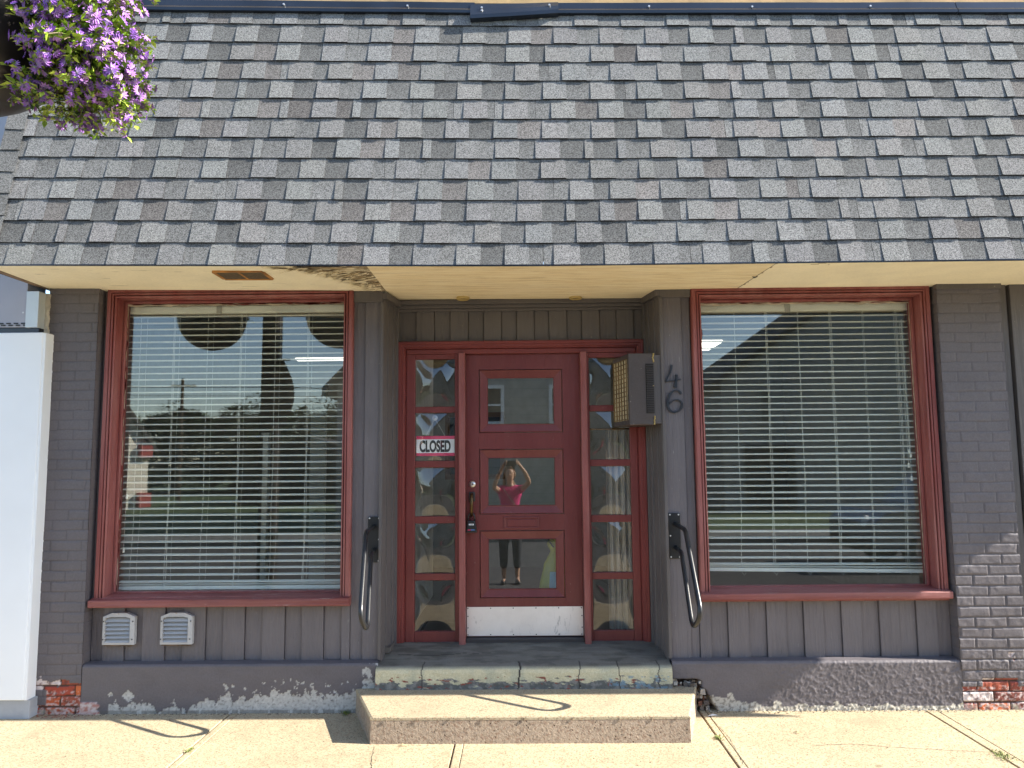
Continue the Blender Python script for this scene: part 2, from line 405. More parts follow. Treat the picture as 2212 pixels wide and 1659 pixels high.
# ---- painted brick piers as displaced masonry
BRK = [(.42, .085, .03), (.33, .055, .03), (.24, .05, .035), (.50, .36, .32), (.58, .50, .48), (.30, .07, .04), (.16, .045, .035), (.52, .12, .035)]
def brick_pier(x0, x1, ztop, side, seed, ret_side, soft):
    mb = MB(); ch = .0672; bl = .208; H = ztop; nu = int((x1-x0)/.0058); nv = int(H/.0058)
    r = random.Random(seed); rowoff = [(0 if k % 2 else bl/2)+r.uniform(-.01, .01) for k in range(60)]
    def f(u, v):
        x = x0+(x1-x0)*u; z = H*v-.02
        wob = .004*noise.noise((x*6, z*6, seed))
        k = int((z+.02+wob)/ch); zz = (z+.02+wob)-k*ch; xx = (x-x0+rowoff[k]+.003*noise.noise((x*9, z*9, seed+4))) ; kb_ = int(xx/bl); xr = xx-kb_*bl
        dz = min(zz, ch-zz); dx = min(xr, bl-xr)
        jw = .0048; d = min(dz, dx)
        h = sm(jw*.3, jw*1.5, d)
        jd = (.0032 if soft else .0030+.0045*sm(1.6, .6, z))
        # joints of the left pier are partly filled with old paint
        if soft: jd *= .9+1.0*sm(-.2, .35, noise.noise((x*3, z*2.3, 9.1)))
        y = -h*jd + (.0008 if soft else .0016)*fbm(x*22, z*22, seed) 
        rb = noise.cell((kb_+.5, k+.5, seed))
        y -= .0015*rb
        col = mixc(WALL, sc(WALL, .88), max(0, noise.noise((x*4, z*4, 2.))))
        if d < jw*.6: col = sc(col, .80)
        # exposed brick at the foot
        if side < 0: e = (z < .215+.02*noise.noise((x*14, 1, 2))) and (x > x0+.03) ; nz = fbm(x*13, z*13, 3.3)
        else: e = (z < .20+.03*noise.noise((x*9, 1, 7))) and (x > x0-.01); nz = fbm(x*13, z*13, 8.8)
        if side < 0:
            m = e and not (x < -3.13 and .06 < z < .155) and not (x > -2.985 and z > .20) and nz > -.62
            m = m or (abs(x+3.19) < .02 and .2 < z < .245 and nz > -.1)
        else:
            m = (z < .145 and nz > -.7) or (z < .20 and 2.97 < x < 3.20 and nz > -.6) or (z < .36 and x > 3.15 and nz > .42)
        if m:
            if d < jw*.9: col = (.10, .05, .035); y += .012
            else:
                col = BRK[int(abs(rb)*997) % len(BRK)]
                wn_ = fbm(x*40, z*55, 5.)
                if z < .15: col = mixc(col, (.55, .47, .45), .75*sm(.0, .45, wn_+ (.25 if z < .07 else 0)))
                col = mixc(col, (.10, .03, .025), .7*sm(.15, .6, fbm(x*33, z*33, 1.)))
                y += .005+.004*fbm(x*35, z*35, 6.)
        elif side > 0 and z < .40:
            y -= .004*abs(fbm(x*30, z*30, 2.))*sm(.42, .3, z)
        if z < .035: col = mixc(col, (.33, .29, .23), sm(-.1, .5, fbm(x*20, z*30, 4)))
        return ((x, y, z), col)
    mb.grid(f, nu, nv)
    # returns
    if ret_side:
        xr_ = x1 if ret_side > 0 else x0
        def fr_(u, v):
            y = .11*u; z = H*v-.02; k = int((z+.02)/ch); zz = (z+.02)-k*ch; d = min(zz, ch-zz)
            return ((xr_-ret_side*.003*(1-sm(.001, .008, d)), y-.0001, z), sc(WALL, .95))
        mb.grid(fr_, 10, nv)
    return mb.build('brick_pier', 'vwall', B, smooth=True)
brick_pier(-3.252, -2.908, 2.86, -1, 11, 1, True)
brick_pier(2.842, 3.272, 2.83, 1, 23, -1, False)
pc = MB()
pc.box(2.835, 3.275, -.018, .03, 2.765, 2.80); pc.build('pier_cap', 'trim', B, bevel=.003, label='thin moulding at the top of the right brick pier')
# far-right continuation beyond the pier
rp = MB()
rp.box(3.275, 3.335, .035, .10, .02, 2.80); rp.box(3.352, 3.50, .02, .10, .02, 2.80); rp.box(3.335, 3.352, .06, .10, .02, 2.80); rp.box(3.50, 5.83, .05, .10, .02, 2.80)
rp.build('siding_panel', 'trim', B, bevel=.003)

# ---- foundation, parged concrete with peeling paint
PALE = (.44, .43, .40)
def foundation(x0, x1, seed, rough_right):
    mb = MB(); res = .0062; zt = .312
    prof_n = int((zt+.02)/res)
    def f(u, v):
        x = x0+(x1-x0)*u; z = -.02+(zt+.02)*v
        n1 = fbm(x*5, z*9, seed); n2 = .75*fbm(x*34, z*34, seed+3, 4, 2.1, .6)+.5*noise.noise((x*70, z*70, 3))*(.5+noise.noise((x*5, z*7, 6)))
        amt = .0018 if not rough_right else .0018+.0065*sm(1.35, 1.9, x)*(.65+.35*sm(.3, 0, z))
        y = .002*n1 - amt*abs(n2) - (.006*sm(.05, 0, z)*abs(n2) if rough_right else 0)
        y += .012*sm(zt-.012, zt, z)
        col = mixc(WALL, sc(WALL, .85), max(0, n1))
        if not rough_right:
            thr = .055+.075*sm(-2.3, -1.5, x)*sm(-.98, -1.15, x)+.05*fbm(x*9, 0, 2.2)
            thr2 = thr+.05*fbm(x*26, z*26, 5.1)
            if x > -2.72 and z < thr2: t_ = 1
            else: t_ = 0
            if x > -2.0 and fbm(x*34, z*34, 7.7) > .52 and z < thr+.09: t_ = 1
            if abs(x+2.593)*1.0+abs(z-.115)*1.1 < .045+.012*noise.noise((x*60, z*60, 1)): t_ = 1
            if abs(x+2.71)+abs(z-.125) < .018+.012*noise.noise((x*70, z*70, 4)): t_ = 1
            if x > -1.06 and fbm(x*24, z*24, 1.5) > -.05+ (z-.1)*1.2: t_ = 1
            if t_: col = mixc(PALE, (.60, .58, .54), max(0, fbm(x*50, z*50, 3))); y += .004; col = mixc(col, (.20, .19, .17), .6*sm(.1, .5, fbm(x*60, z*60, 9)))
            if z < .018 and fbm(x*20, 0, 3.) > -.3: col = mixc(col, (.12, .11, .09), .6)
            # brick toe spilling out from the pier
            if x < -2.785+.02*noise.noise((1, z*50, 2)) and z < .075: col = mixc((.36, .15, .12), (.52, .46, .44), max(0, min(1, .5+fbm(x*40, z*60, 4)))); y -= .01
        else:
            thr = .028+.05*max(0, fbm(x*14, z*20, 4.4))+.06*sm(1.55, 1.25, x)
            if z < thr: col = mixc((.50, .47, .40), (.22, .20, .17), sm(-.1, .45, fbm(x*55, z*55, 6)))
            # broken-out hole beside the step
            hx = (1.265-.12*z/.2+.02*noise.noise((z*30, 3, 1))-x)/.05
            hole = sm(0, .5, hx)*sm(.205+.015*noise.noise((x*25, 1, 1)), .185, z)
            if hole > 0:
                q = fbm(x*30, z*30, 12.3)
                y += hole*(.07+.03*q)
                col = mixc(col, mixc((.10, .05, .035), (.38, .34, .30), sm(.0, .45, q) if x > 1.09 else .1), hole)
        return ((x, y, z), col)
    mb.grid(f, int((x1-x0)/res), prof_n)
    mb.grid(lambda u, v: ((x0+(x1-x0)*u, .011+.075*v, zt+.006*v+.002*fbm((x0+(x1-x0)*u)*10, v*3, 1)), sc(WALL, .92)), int((x1-x0)/.02), 6)
    return mb.build('foundation', 'vwall', B, smooth=True)
foundation(-2.905, -.955, 3.1, False)
foundation(.97, 2.842, 9.4, True)

# ---- board siding
def boards(edges, z0, z1, y, first_raised, name='board_siding', mat='wallchip', seed=1):
    mb = MB(); r = random.Random(seed); rs = first_raised
    for a, b in zip(edges, edges[1:]):
        yy = y-.013 if rs else y
        mb.box(a+.0012, b-.0012, yy+r.uniform(-.001, .001), y+.03, z0+r.uniform(-.002, .002), z1)
        rs = not rs
    return mb.build(name, mat, B, bevel=.0025)
boards([-2.906, -2.822, -2.678, -2.558, -2.404, -2.285, -2.131, -2.014, -1.868, -1.749, -1.598, -1.485, -1.337, -1.219, -1.16], .316, .70, .092, False, seed=2)
boards([1.176, 1.253, 1.365, 1.503, 1.622, 1.752, 1.868, 1.999, 2.119, 2.25, 2.369, 2.495, 2.615, 2.751, 2.842], .316, .72, .092, True, seed=4)
# wall boards either side of the recess, running full height
boards([-1.16, -1.077, -.955], .316, zs(-1), .086, False, seed=5)
boards([.972, 1.117, 1.176], .316, 2.80, .086, True, seed=6)
wp = MB(); wp.box(-2.908, -2.86, .088, .12, .70, 2.84); wp.build('board_siding', 'wallchip', B); wp = MB(); wp.box(2.80, 2.842, .088, .12, .72, 2.80); wp.build('board_siding', 'wallchip', B)
# recess corner trim and splayed side walls
def side_wall(sx):
    mb = MB(); f = lambda x, y, z: (sx*x, y, z)
    P = [(.955, .070), (.935, .12), (.895, .40)] if sx < 0 else [(.968, .070), (.95, .12), (.902, .40)]
    mb.loft([[f(P[0][0], P[0][1], z), f(P[2][0], P[2][1], z), f(P[2][0]+.04, .42, z), f(P[0][0]+.02, .10, z)] for z in (.28, 2.80)], 0, True, True)
    def at(t): return P[0][0]+(P[2][0]-P[0][0])*t, P[0][1]+(P[2][1]-P[0][1])*t
    for (t0, t1, dd) in ((.0, .16, .010), (.30, .36, .006), (.62, .70, .008), (.86, 1.0, .012)):
        a = at(t0); b = at(t1)
        mb.loft([[f(a[0]-dd, a[1], z), f(b[0]-dd, b[1], z), f(b[0]+.006, b[1], z), f(a[0]+.006, a[1], z)] for z in (.30, 2.765)], 0, True, True)
    # crown strip under the soffit
    a = at(0); b = at(1)
    mb.loft([[f(a[0]-.03, a[1]-.012, z), f(b[0]-.03, b[1]-.02, z), f(b[0]+.003, b[1], z), f(a[0]+.003, a[1]-.012, z)] for z in (2.757, 2.80)], 0, True, True)
    return mb.build('recess_wall', 'trim', B, bevel=.002)
side_wall(-1); side_wall(1)
cb = MB(); cb.box(-1.155, -.955, .055, .088, 2.735, zs(-1)); cb.build('corner_trim', 'trim', B, bevel=.003); cb = MB(); cb.box(.968, 1.18, .055, .088, 2.745, 2.80); cb.build('corner_trim', 'trim', B, bevel=.003)
cb = MB(); cb.box(-.968, -.948, .052, .09, .32, 2.735); cb.build('corner_trim', 'trim', B, bevel=.003)
cb = MB(); cb.box(.962, .982, .052, .09, .32, 2.745); cb.build('corner_trim', 'trim', B, bevel=.003)
# header over the door
hd = [-.895, -.766, -.633, -.516, -.382, -.269, -.138, -.026, .102, .212, .343, .452, .583, .706, .833, .903]
boards(hd, 2.500, 2.735, .405, False, 'header_boards', 'trim', 8)
cr = MB(); cr.box(-.9, .91, .372, .41, 2.727, 2.747); cr.box(-.9, .91, .355, .41, 2.747, 2.772); cr.box(-.9, .91, .335, .41, 2.772, 2.805); cr.build('crown_moulding', 'trim', B, bevel=.004)
# back wall closing the shell above openings
sh = MB(); sh.box(-3.25, -.90, .30, .38, 2.82, 3.6); sh.box(.90, 5.83, .30, .38, 2.80, 3.6)
sh.box(-3.25, -2.84, .12, .2, 0, 2.83); sh.box(2.80, 5.83, .12, .2, 0, 2.83)
sh.box(-2.84, -.96, .13, .2, 0, .70); sh.box(.98, 2.80, .13, .2, 0, .70); sh.box(-1.19, -.95, .13, .2, .70, 2.8); sh.box(.96, 1.22, .13, .2, .70, 2.8)
sh.box(-.9, .9, .44, .5, 2.5, 2.9)
sh.build('wall_core', 'intwall', B)

# ---- shop windows
CP = [(0, .095), (0, .050), (.006, .040), (.030, .040), (.032, .052), (.035, .052), (.037, .042), (.047, .042), (.050, .062), (.054, .062), (.057, .046), (.066, .052), (.068, .150), (.072, .143), (.084, .143), (.087, .150), (.087, .20)]
def shop_window(x0, x1, zt, zb, sill, label):
    w = bpy.data.objects.new('window', None); C.objects.link(w); w.parent = B; w['label'] = label
    mb = MB(); moulding(mb, [(x0, zt), (x1, zt), (x1, zb), (x0, zb)], CP); mb.build('frame', 'redv', w, smooth=False)
    sl = MB(); a, b, z0, z1 = sill
    sl.hexa([(a, .0, z0), (b, .0, z0+.003), (b, .16, z0), (a, .16, z0), (a, .0, z1-.006), (b, .0, z1), (b, .16, z1+.022), (a, .16, z1+.02)])
    sl.build('sill', 'redh', w, bevel=.006)
    gp = MB(); gp.box(x0+.07, x1-.07, .172, .176, zb+.07, zt-.07); gp.build('glass_pane', 'glass', w)
    # putty and slopped paint round the pane
    pt = MB(); r = random.Random(int(x0*10)); 
    q = inset([(x0, zt), (x1, zt), (x1, zb), (x0, zb)], .085)
    n = 60
    for k in range(n):
        t0 = k/n; t1 = (k+1)/n; xa = q[0][0]+(q[1][0]-q[0][0])*t0; xb = q[0][0]+(q[1][0]-q[0][0])*t1
        d0 = .016+.018*abs(noise.noise((xa*9, 1, x0))); d1 = .016+.018*abs(noise.noise((xb*9, 1, x0)))
        pt.poly([(xa, .1685, q[0][1]), (xb, .1685, q[0][1]), (xb, .1685, q[0][1]-d1), (xa, .1685, q[0][1]-d0)])
    for sx, xx in ((1, q[0][0]), (-1, q[1][0])):
        for k in range(80):
            z0_ = q[2][1]+(q[0][1]-q[2][1])*k/80; z1_ = q[2][1]+(q[0][1]-q[2][1])*(k+1)/80
            d0 = .004+.009*abs(noise.noise((z0_*11, 2, xx))); d1 = .004+.009*abs(noise.noise((z1_*11, 2, xx)))
            pt.poly([(xx, .1688, z0_), (xx+sx*d0, .1688, z0_), (xx+sx*d1, .1688, z1_), (xx, .1688, z1_)])
    rs_ = MB()
    for k in range(150 if x0 < 0 else 70):
        xa = r.uniform(q[0][0], q[1][0]-.1); L_ = r.uniform(.03, .13); zt_ = q[0][1]-r.uniform(0, .026 if x0 < 0 else .010)*abs(noise.noise((xa*2.2, 7, x0)))*2.4; hh = r.uniform(.002, .007)
        rs_.poly([(xa, .1672, zt_), (xa+L_*.4, .1672, zt_-hh), (xa+L_, .1672, zt_-hh*.6), (xa+L_*.7, .1672, zt_+hh*.3)])
    for k in range(26):
        za = r.uniform(q[2][1], q[0][1]); rs_.poly([(q[0][0], .1672, za), (q[0][0]+r.uniform(.004, .016), .1672, za-.02), (q[0][0]+.003, .1672, za-r.uniform(.04, .12))])
    rs_.build('slopped_paint', 'red', w, recalc=False)
    pt.build('putty', simple('old_putty'+str(int(x0)), (.42, .37, .27), .8, 0, .5, .6, 60), w, recalc=False)
    return w
shop_window(-2.877, -1.156, 2.848, .672, (-2.893, -1.153, .678, .732), 'left shop window with chipped red casing')
shop_window(1.182, 2.822, 2.812, .684, (1.172, 2.826, .698, .748), 'right shop window with faded red casing')

# ---- venetian blinds (hang inside)
def blind(x0, x1, ztop, zfirst, pitch, zlast, zr_l, zr_r, cords, label, seed, slack):
    t = thing('venetian_blind', label, 'blind', ((x0+x1)/2, .245, ztop), 'venetian blinds in the shop windows')
    r = random.Random(seed)
    hr = MB(); hr.box(x0-.01, x1+.01, .215, .270, ztop-.052, ztop); hr.build('head_rail', 'slat', t, bevel=.004)
    br_ = MB(); xm = x0+(x1-x0)*.42; br_.box(xm-.02, xm+.018, .208, .213, ztop-.062, ztop+.002); br_.build('bracket', simple('dull_bracket'+str(seed), (.3, .3, .28), .5), t, bevel=.002)
    sl = MB(); n = int((zfirst-zlast)/pitch)+1
    for k in range(n):
        z = zfirst-(zfirst-zlast)*k/(n-1); tl = math.radians(4+r.uniform(-1.2, 1.2)); dz = r.uniform(-.0012, .0012)
        skew = slack*(k/n)**3
        for (e0, e1) in (((-.025, 0), (0, .0050)), ((0, .0050), (.025, 0))):
            def P(x, e, up_): 
                yy = .242+e[0]*math.cos(tl); return (x, yy, z+dz+e[0]*math.sin(tl)+e[1]+up_-skew*(x-x0)/(x1-x0))
            sl.poly([P(x0, e0, 0), P(x1, e0, 0), P(x1, e1, 0), P(x0, e1, 0)]); sl.poly([P(x0, e0, .0050), P(x0, e1, .0050), P(x1, e1, .0050), P(x1, e0, .0050)])
            if e0[0] < -.01: sl.poly([P(x0, e0, 0), P(x0, e0, .0050), P(x1, e0, .0050), P(x1, e0, 0)])
    sl.build('slats', 'slat', t, recalc=False)
    b = MB(); b.hexa([(x0, .217, zr_l-.024), (x1, .217, zr_r-.024), (x1, .267, zr_r-.024), (x0, .267, zr_l-.024), (x0, .217, zr_l), (x1, .217, zr_r), (x1, .267, zr_r), (x0, .267, zr_l)])
    for k in range(1, 3): 
        q = .006*k; b.hexa([(x0, .216, zr_l+q), (x1, .216, zr_r+q+.003), (x1, .268, zr_r+q+.003), (x0, .268, zr_l+q), (x0, .216, zr_l+q+.003), (x1, .216, zr_r+q+.006), (x1, .268, zr_r+q+.006), (x0, .268, zr_l+q+.003)])
    b.build('bottom_rail', 'slat', t, bevel=.002)
    c = MB()
    for i, cx_ in enumerate(cords):
        for k, (dx, yy) in enumerate(((0, .213), (.017, .271), (.009 if i % 2 else .03, .213))):
            if k == 2 and i % 2 == 0: continue
            pts = [(cx_+dx+.004*math.sin(j*1.3+i+k)*(j/14)+(-.012*(j/14)**6), yy, ztop-.05-(ztop-.05-zr_l)*j/14) for j in range(15)]
            c.tube(pts, .0011, 4)
        c.tube([(cx_, .213, zr_r+.01), (cx_-.012, .21, zr_r-.012), (cx_+.004, .208, zr_r-.030), (cx_+.016, .211, zr_r-.012)], .001, 4)
    c.build('cords', 'cord', t)
    ts = MB()
    return t, ts
t1, ts = blind(-2.80, -1.262, 2.752, 2.676, .0445, .812, .785, .785, [-2.713, -2.475, -2.23, -1.996, -1.746, -1.515], 'wide white venetian blind filling the window left of the door', 1, .0)
for (x, z) in ((-2.768, 1.39), (-2.774, 1.02)):
    ts.lathe((x, .214, z), [(.001, .03), (.006, .026), (.009, 0), (.007, -.004)], 10, 0, True); ts.tube([(x, .214, z+.03), (x+.004, .214, z+.35)], .0009, 4)
ts.build('cord_tassel', 'slat', t1)
t2, ts = blind(1.283, 2.752, 2.722, 2.632, .0437, .905, .885, .862, [1.519, 1.739, 1.969, 2.194, 2.43, 2.655], 'venetian blind stopping short of the sill in the window right of the door', 2, .012)
for (x, z) in ((2.70, 1.655), (2.708, 1.63), (2.69, 1.56), (2.705, 1.47)):
    ts.lathe((x, .214, z), [(.001, .03), (.006, .026), (.009, 0), (.007, -.004)], 10, 0, True); ts.tube([(x, .214, z+.03), (x-.006, .214, 2.6)], .0009, 4)
ts.build('cord_tassel', 'slat', t2)

# ---- entrance frame, sidelights, door
ef = MB()
q0 = [(-.894, 2.503), (.897, 2.503), (.897, .25), (-.894, .25)]
EP = [(0, .41), (0, .365), (.005, .358), (.022, .358), (.026, .366), (.040, .366), (.046, .374), (.052, .374), (.056, .395), (.062, .395), (.062, .46)]
moulding(ef, q0, EP); ef.build('door_casing', 'red', B, label='moulded red casing round the recessed entrance')
hdp = MB(); hdp.box(-.835, .838, .386, .44, 2.412, 2.445); hdp.build('head_rail', 'red', B, bevel=.003)
for (a, b) in ((-.449, -.404), (.432, .477)):
    p = MB(); p.box(a, b, .325, .445, .352, 2.411); p.build('door_post', 'redv', B, bevel=.004)
ZP = [(2.026, 2.374), (1.633, 1.981), (1.237, 1.585), (.833, 1.186), (.432, .785)]
def sidelight(xa, ga, gb, xb, label):
    s_ = bpy.data.objects.new('sidelight', None); C.objects.link(s_); s_.parent = B; s_['label'] = label
    f = MB(); f.box(xa, ga, .388, .43, .34, 2.411); f.box(gb, xb, .388, .43, .34, 2.411)
    zz = [.34]+[z for p in reversed(ZP) for z in p]+[2.411]
    for k in range(0, len(zz), 2): f.box(ga, gb, .391, .428, zz[k], zz[k+1])
    f.build('frame', 'red', s_, bevel=.004)
    for i, (z0, z1) in enumerate(ZP):
        gm = MB(); A = .016 if xa < 0 else .014
        ph = .04*math.sin(i*2.1+xa*5)
        def fn(u, v, z0=z0, z1=z1, A=A, ph=ph):
            x = ga+(gb-ga)*u; z = z0+(z1-z0)*v
            cu = (u-.5+ph)*2; cv = (v-.5-ph*.6)*2; r2 = cu*cu+cv*cv
            b = (1-(2*u-1)**2)*(1-(2*v-1)**2)
            return (x, .408-1.25*A*(b+.12*b*b)-.0012*math.exp(-((cv+.75)**2+cu*cu)*5)*b, z)
        gm.grid(fn, 40, 44); gm.build('glass_pane', 'glassbulge', s_, smooth=True)
    return s_
sidelight(-.835, -.771, -.481, -.449, 'left sidelight of five bulged panes')
sidelight(.477, .497, .785, .838, 'right sidelight of five bulged panes')

D = bpy.data.objects.new('door', None); C.objects.link(D); D.parent = B; D['label'] = 'oxblood red front door with three small panes'
dx0, dx1, dz0, dz1 = -.402, .430, .388, 2.410
PX = (-.306, .304); PZ = [(1.832, 2.297), (1.245, 1.713), (.654, 1.131)]
dl = MB()
dl.box(dx0, PX[0], .422, .462, dz0, dz1); dl.box(PX[1], dx1, .422, .462, dz0, dz1)
for a, b in ((dz0, .654), (1.131, 1.245), (1.713, 1.832), (2.297, dz1)): dl.box(PX[0], PX[1], .4225, .4615, a, b)
dl.build('door_slab', 'reddoor', D)
for i, (a, b) in enumerate(PZ):
    mm = MB(); moulding(mm, [(PX[0]+.0045, b-.0045), (PX[1]-.0045, b-.0045), (PX[1]-.0045, a+.0045), (PX[0]+.0045, a+.0045)], [(0, .437), (.0, .4185), (.004, .4155), (.010, .4175), (.052, .4275), (.056, .4265), (.060, .431), (.060, .446)])
    mm.build('panel_moulding', 'reddoor', D)
    gg = MB(); xl, xr = PX[0]+.058, PX[1]-.058
    gg.hexa([(xl, .4345, a+.058), (xr, .4410, a+.058), (xr, .4440, a+.058), (xl, .4375, a+.058), (xl, .4345, b-.058), (xr, .4410, b-.058), (xr, .4440, b-.058), (xl, .4375, b-.058)])
    gg.build('glass_pane', 'glassdoor', D)
kp = MB(); kp.box(-.400, .427, .4165, .4215, .393, .594)
kp.build('kick_plate', 'kick', D, bevel=.001, label='scuffed white metal kick plate with screws')
kps = MB()
for k in range(6):
    for z in (.402, .585): kps = MB(); kps.disc((-.392+.1615*k, .4165, z), (0, -1, 0), .0042, .0015, 8); kps.build('screw', 'louv', D)
for z in (.45, .53):
    for x in (-.392, .419): kps = MB(); kps.disc((x, .4165, z), (0, -1, 0), .0042, .0015, 8); kps.build('screw', 'louv', D)
ml = MB(); moulding(ml, [(-.132, 1.226), (.125, 1.226), (.125, 1.143), (-.132, 1.143)], [(0, .423), (0, .416), (.006, .414), (.016, .420), (.018, .418)])
ml.quadprism([(-.098, 1.160), (.091, 1.160), (.098, 1.172), (.088, 1.207), (-.094, 1.207), (-.104, 1.172)], .412, .42)
ml.box(-.114, .107, .418, .421, 1.161, 1.208); ml.build('mail_slot', 'reddoor', D, bevel=.002)
db = MB(); db.lathe((0, 0, 0), [(.001, 0), (.006, .012), (.011, .013), (.014, .010), (.021, .008), (.025, .004), (.026, 0)], 24)
o = db.build('deadbolt', 'chrome', D, smooth=True); o.rotation_euler = (PI/2, 0, 0); o.location = (-.358, .4215, 1.462)
kh = MB(); kh.box(-.361, -.3586, .406, .4085, 1.456, 1.468); kh.build('keyhole', 'dark', D)
ol = MB(); ol.disc((-.366, .4215, 1.572), (0, -1, 0), .006, .002, 10); ol.box(-.352, -.350, .4205, .4215, 1.53, 1.548); ol.build('old_lock_mark', 'louv', D)
ph_ = MB(); ph_.box(-.382, -.337, .414, .4215, 1.338, 1.408); ph_.build('handle_plate', 'louv', D, bevel=.004)
hp = MB(); hp.tube([(-.360, .415, 1.395), (-.360, .385, 1.385), (-.361, .368, 1.350), (-.361, .366, 1.31), (-.361, .372, 1.268), (-.361, .392, 1.242), (-.361, .418, 1.236)], [.008, .011, .013, .012, .012, .010, .008], 12)
hp.build('door_pull', 'bronze', D, smooth=True)
th = MB(); th.box(-.404, .432, .36, .47, .350, .384); th.build('threshold', 'louv', D, bevel=.004)

lb = thing('lock_box', 'black key lock box hanging from the door pull', 'lock box', (-.362, .38, 1.18))
m_ = MB(); m_.quadprism([(-.403, 1.121), (-.323, 1.121), (-.325, 1.135), (-.336, 1.204), (-.390, 1.204), (-.401, 1.135)], .362, .405); m_.build('case', 'blackmetal', lb, bevel=.005)
m_ = MB(); m_.tube([(-.386, .384, 1.20), (-.386, .384, 1.235), (-.378, .384, 1.250), (-.363, .384, 1.256), (-.348, .384, 1.250), (-.340, .384, 1.235), (-.340, .384, 1.20)], .006, 10); m_.build('shackle', 'blackmetal', lb, smooth=True)
m_ = MB(); m_.box(-.383, -.343, .3595, .362, 1.170, 1.187); m_.build('dial_window', 'frameboard', lb)
m_ = MB()
for k in range(4): m_.box(-.379+.0095*k, -.3735+.0095*k, .3585, .3596, 1.173, 1.184)
m_.build('dial_wheels', 'signwhite', lb)
m_ = MB(); m_.box(-.388, -.366, .3605, .3618, 1.138, 1.143); m_.build('nameplate', 'signpink', lb)
m_ = MB(); m_.box(-.365, -.338, .3605, .3618, 1.138, 1.143); m_.build('nameplate', simple('blue_mark', (.1, .2, .5)), lb)

# ---- closed sign behind the second pane of the left sidelight
def text_mesh(body, x0, x1, z0, z1, y, mat, parent, offset=0.02, name='lettering'):
    cu = bpy.data.curves.new('tmp', 'FONT'); cu.body = body; cu.size = 1; cu.offset = offset; cu.extrude = .004
    to = bpy.data.objects.new('tmp', cu); C.objects.link(to)
    dg = bpy.context.evaluated_depsgraph_get(); me = bpy.data.meshes.new_from_object(to.evaluated_get(dg)); bpy.data.objects.remove(to)
    xs_ = [v.co.x for v in me.vertices]; ys_ = [v.co.y for v in me.vertices]; ax, bx, ay, by = min(xs_), max(xs_), min(ys_), max(ys_)
    for v in me.vertices: v.co = Vector((x0+(v.co.x-ax)/(bx-ax)*(x1-x0), y-v.co.z*.1, z0+(v.co.y-ay)/(by-ay)*(z1-z0)))
    me.materials.clear(); me.materials.append(M[mat]); me.name = name
    o = bpy.data.objects.new(name, me); C.objects.link(o); o.parent = parent
    if parent: o.location = -world_loc(parent)
    return o
cs = thing('closed_sign', 'pink and white CLOSED sign hanging behind the second pane', 'sign', (-.626, .425, 1.74))
m_ = MB(); m_.box(-.765, -.487, .424, .427, 1.669, 1.813); m_.build('sign_board', 'signwhite', cs)
m_ = MB(); m_.box(-.7655, -.4865, .4225, .4238, 1.790, 1.8135); m_.box(-.7655, -.4865, .4225, .4238, 1.6685, 1.690); m_.build('pink_band', 'signpink', cs)
text_mesh('CLOSED', -.742, -.515, 1.695, 1.783, .4228, 'signblack', cs, .045)
m_ = MB(); m_.tube([(-.697, .424, 1.811), (-.630, .420, 1.940), (-.555, .424, 1.811)], .0013, 5); m_.build('string', 'cord', cs)
m_ = MB(); m_.lathe((0, 0, 0), [(.001, .012), (.005, .011), (.007, .005), (.016, .003), (.021, 0)], 20); o = m_.build('suction_cup', simple('clear_rubber', (.4, .42, .45), .2), cs, smooth=True); o.rotation_euler = (PI/2, 0, 0); o.location = Vector((-.630, .415, 1.945))-world_loc(cs)

# ---- landing
def landing():
    mb = MB(); 
    def prof(t): # t 0 back .. 1 toe of the front face
        L = [(.42, .362), (.37, .360), (.20, .335), (.05, .306), (-.012, .292), (-.030, .278), (-.036, .255), (-.036, .20), (-.034, .15)]
        s_ = t*(len(L)-1); i = min(int(s_), len(L)-2); a = s_-i
        return L[i][0]*(1-a)+L[i+1][0]*a, L[i][1]*(1-a)+L[i+1][1]*a
    def f(u, v):
        y, z = prof(v); wd = .905+.055*sm(.4, 0, y); x = -wd+2*wd*u+.008*(u-.5)
        n = fbm(x*6, y*14, 2.2); n2 = fbm(x*26, (y+z)*26, 4.)
        top = sm(.27, .295, z)
        dark = mixc((.100, .095, .080), (.150, .142, .120), sm(-.3, .3, n))
        dark = mixc(dark, (.21, .20, .17), .5*sm(.02, .45, fbm(x*3, y*22, 7.)))
        cream = (.55, .50, .33); face = mixc(cream, (.45, .43, .30), sm(0, .4, n))
        pm = .9*fbm(x*11, z*40, 8.)+ (z-.192)*15
        if pm < .05+.25*noise.noise((x*1.4, 0, 3)): face = mixc((.12, .12, .11), (.22, .21, .19), sm(-.2, .3, n2))
        if fbm(x*19, z*50, 1.) > .50 and z < .235: face = (.24, .07, .05)
        if .55 < x < .95 and z < .235 and fbm(x*18, z*30, 6.) > .14: face = mixc(face, (.16, .27, .34), .7)
        edge = sm(.30, .272+.014*noise.noise((x*5, 0, 1)), z)
        col = mixc(dark, face, edge if z < .30 else 0)
        dz = .0025*n2*(1-top)+.0012*n
        for cx_ in (-.03, -.66, .36, .62, .88):
            d = abs(x-cx_-.012*noise.noise((z*30, y*9, cx_*7))-.05*(z-.22)*(1 if cx_ < .5 else -1))
            if d < (.006 if cx_ == -.03 else .0032) and z < .31 and y < .06: col = (.035, .03, .028); dz -= .004
        cr_ = abs(y-(.17+.035*noise.noise((x*2.2, 0, 5))+.01*noise.noise((x*11, 0, 2))))
        if cr_ < .0045 and -.85 < x < -.2: col = sc(col, .4)
        return ((x, y-.003*n2*(1-top), z+dz), col)
    mb.grid(f, 330, 110)
    # side cheek that shows where the paint has gone
    return mb.build('landing', 'vland', B, smooth=True, label='worn dark landing with peeling cream edge')
landing()
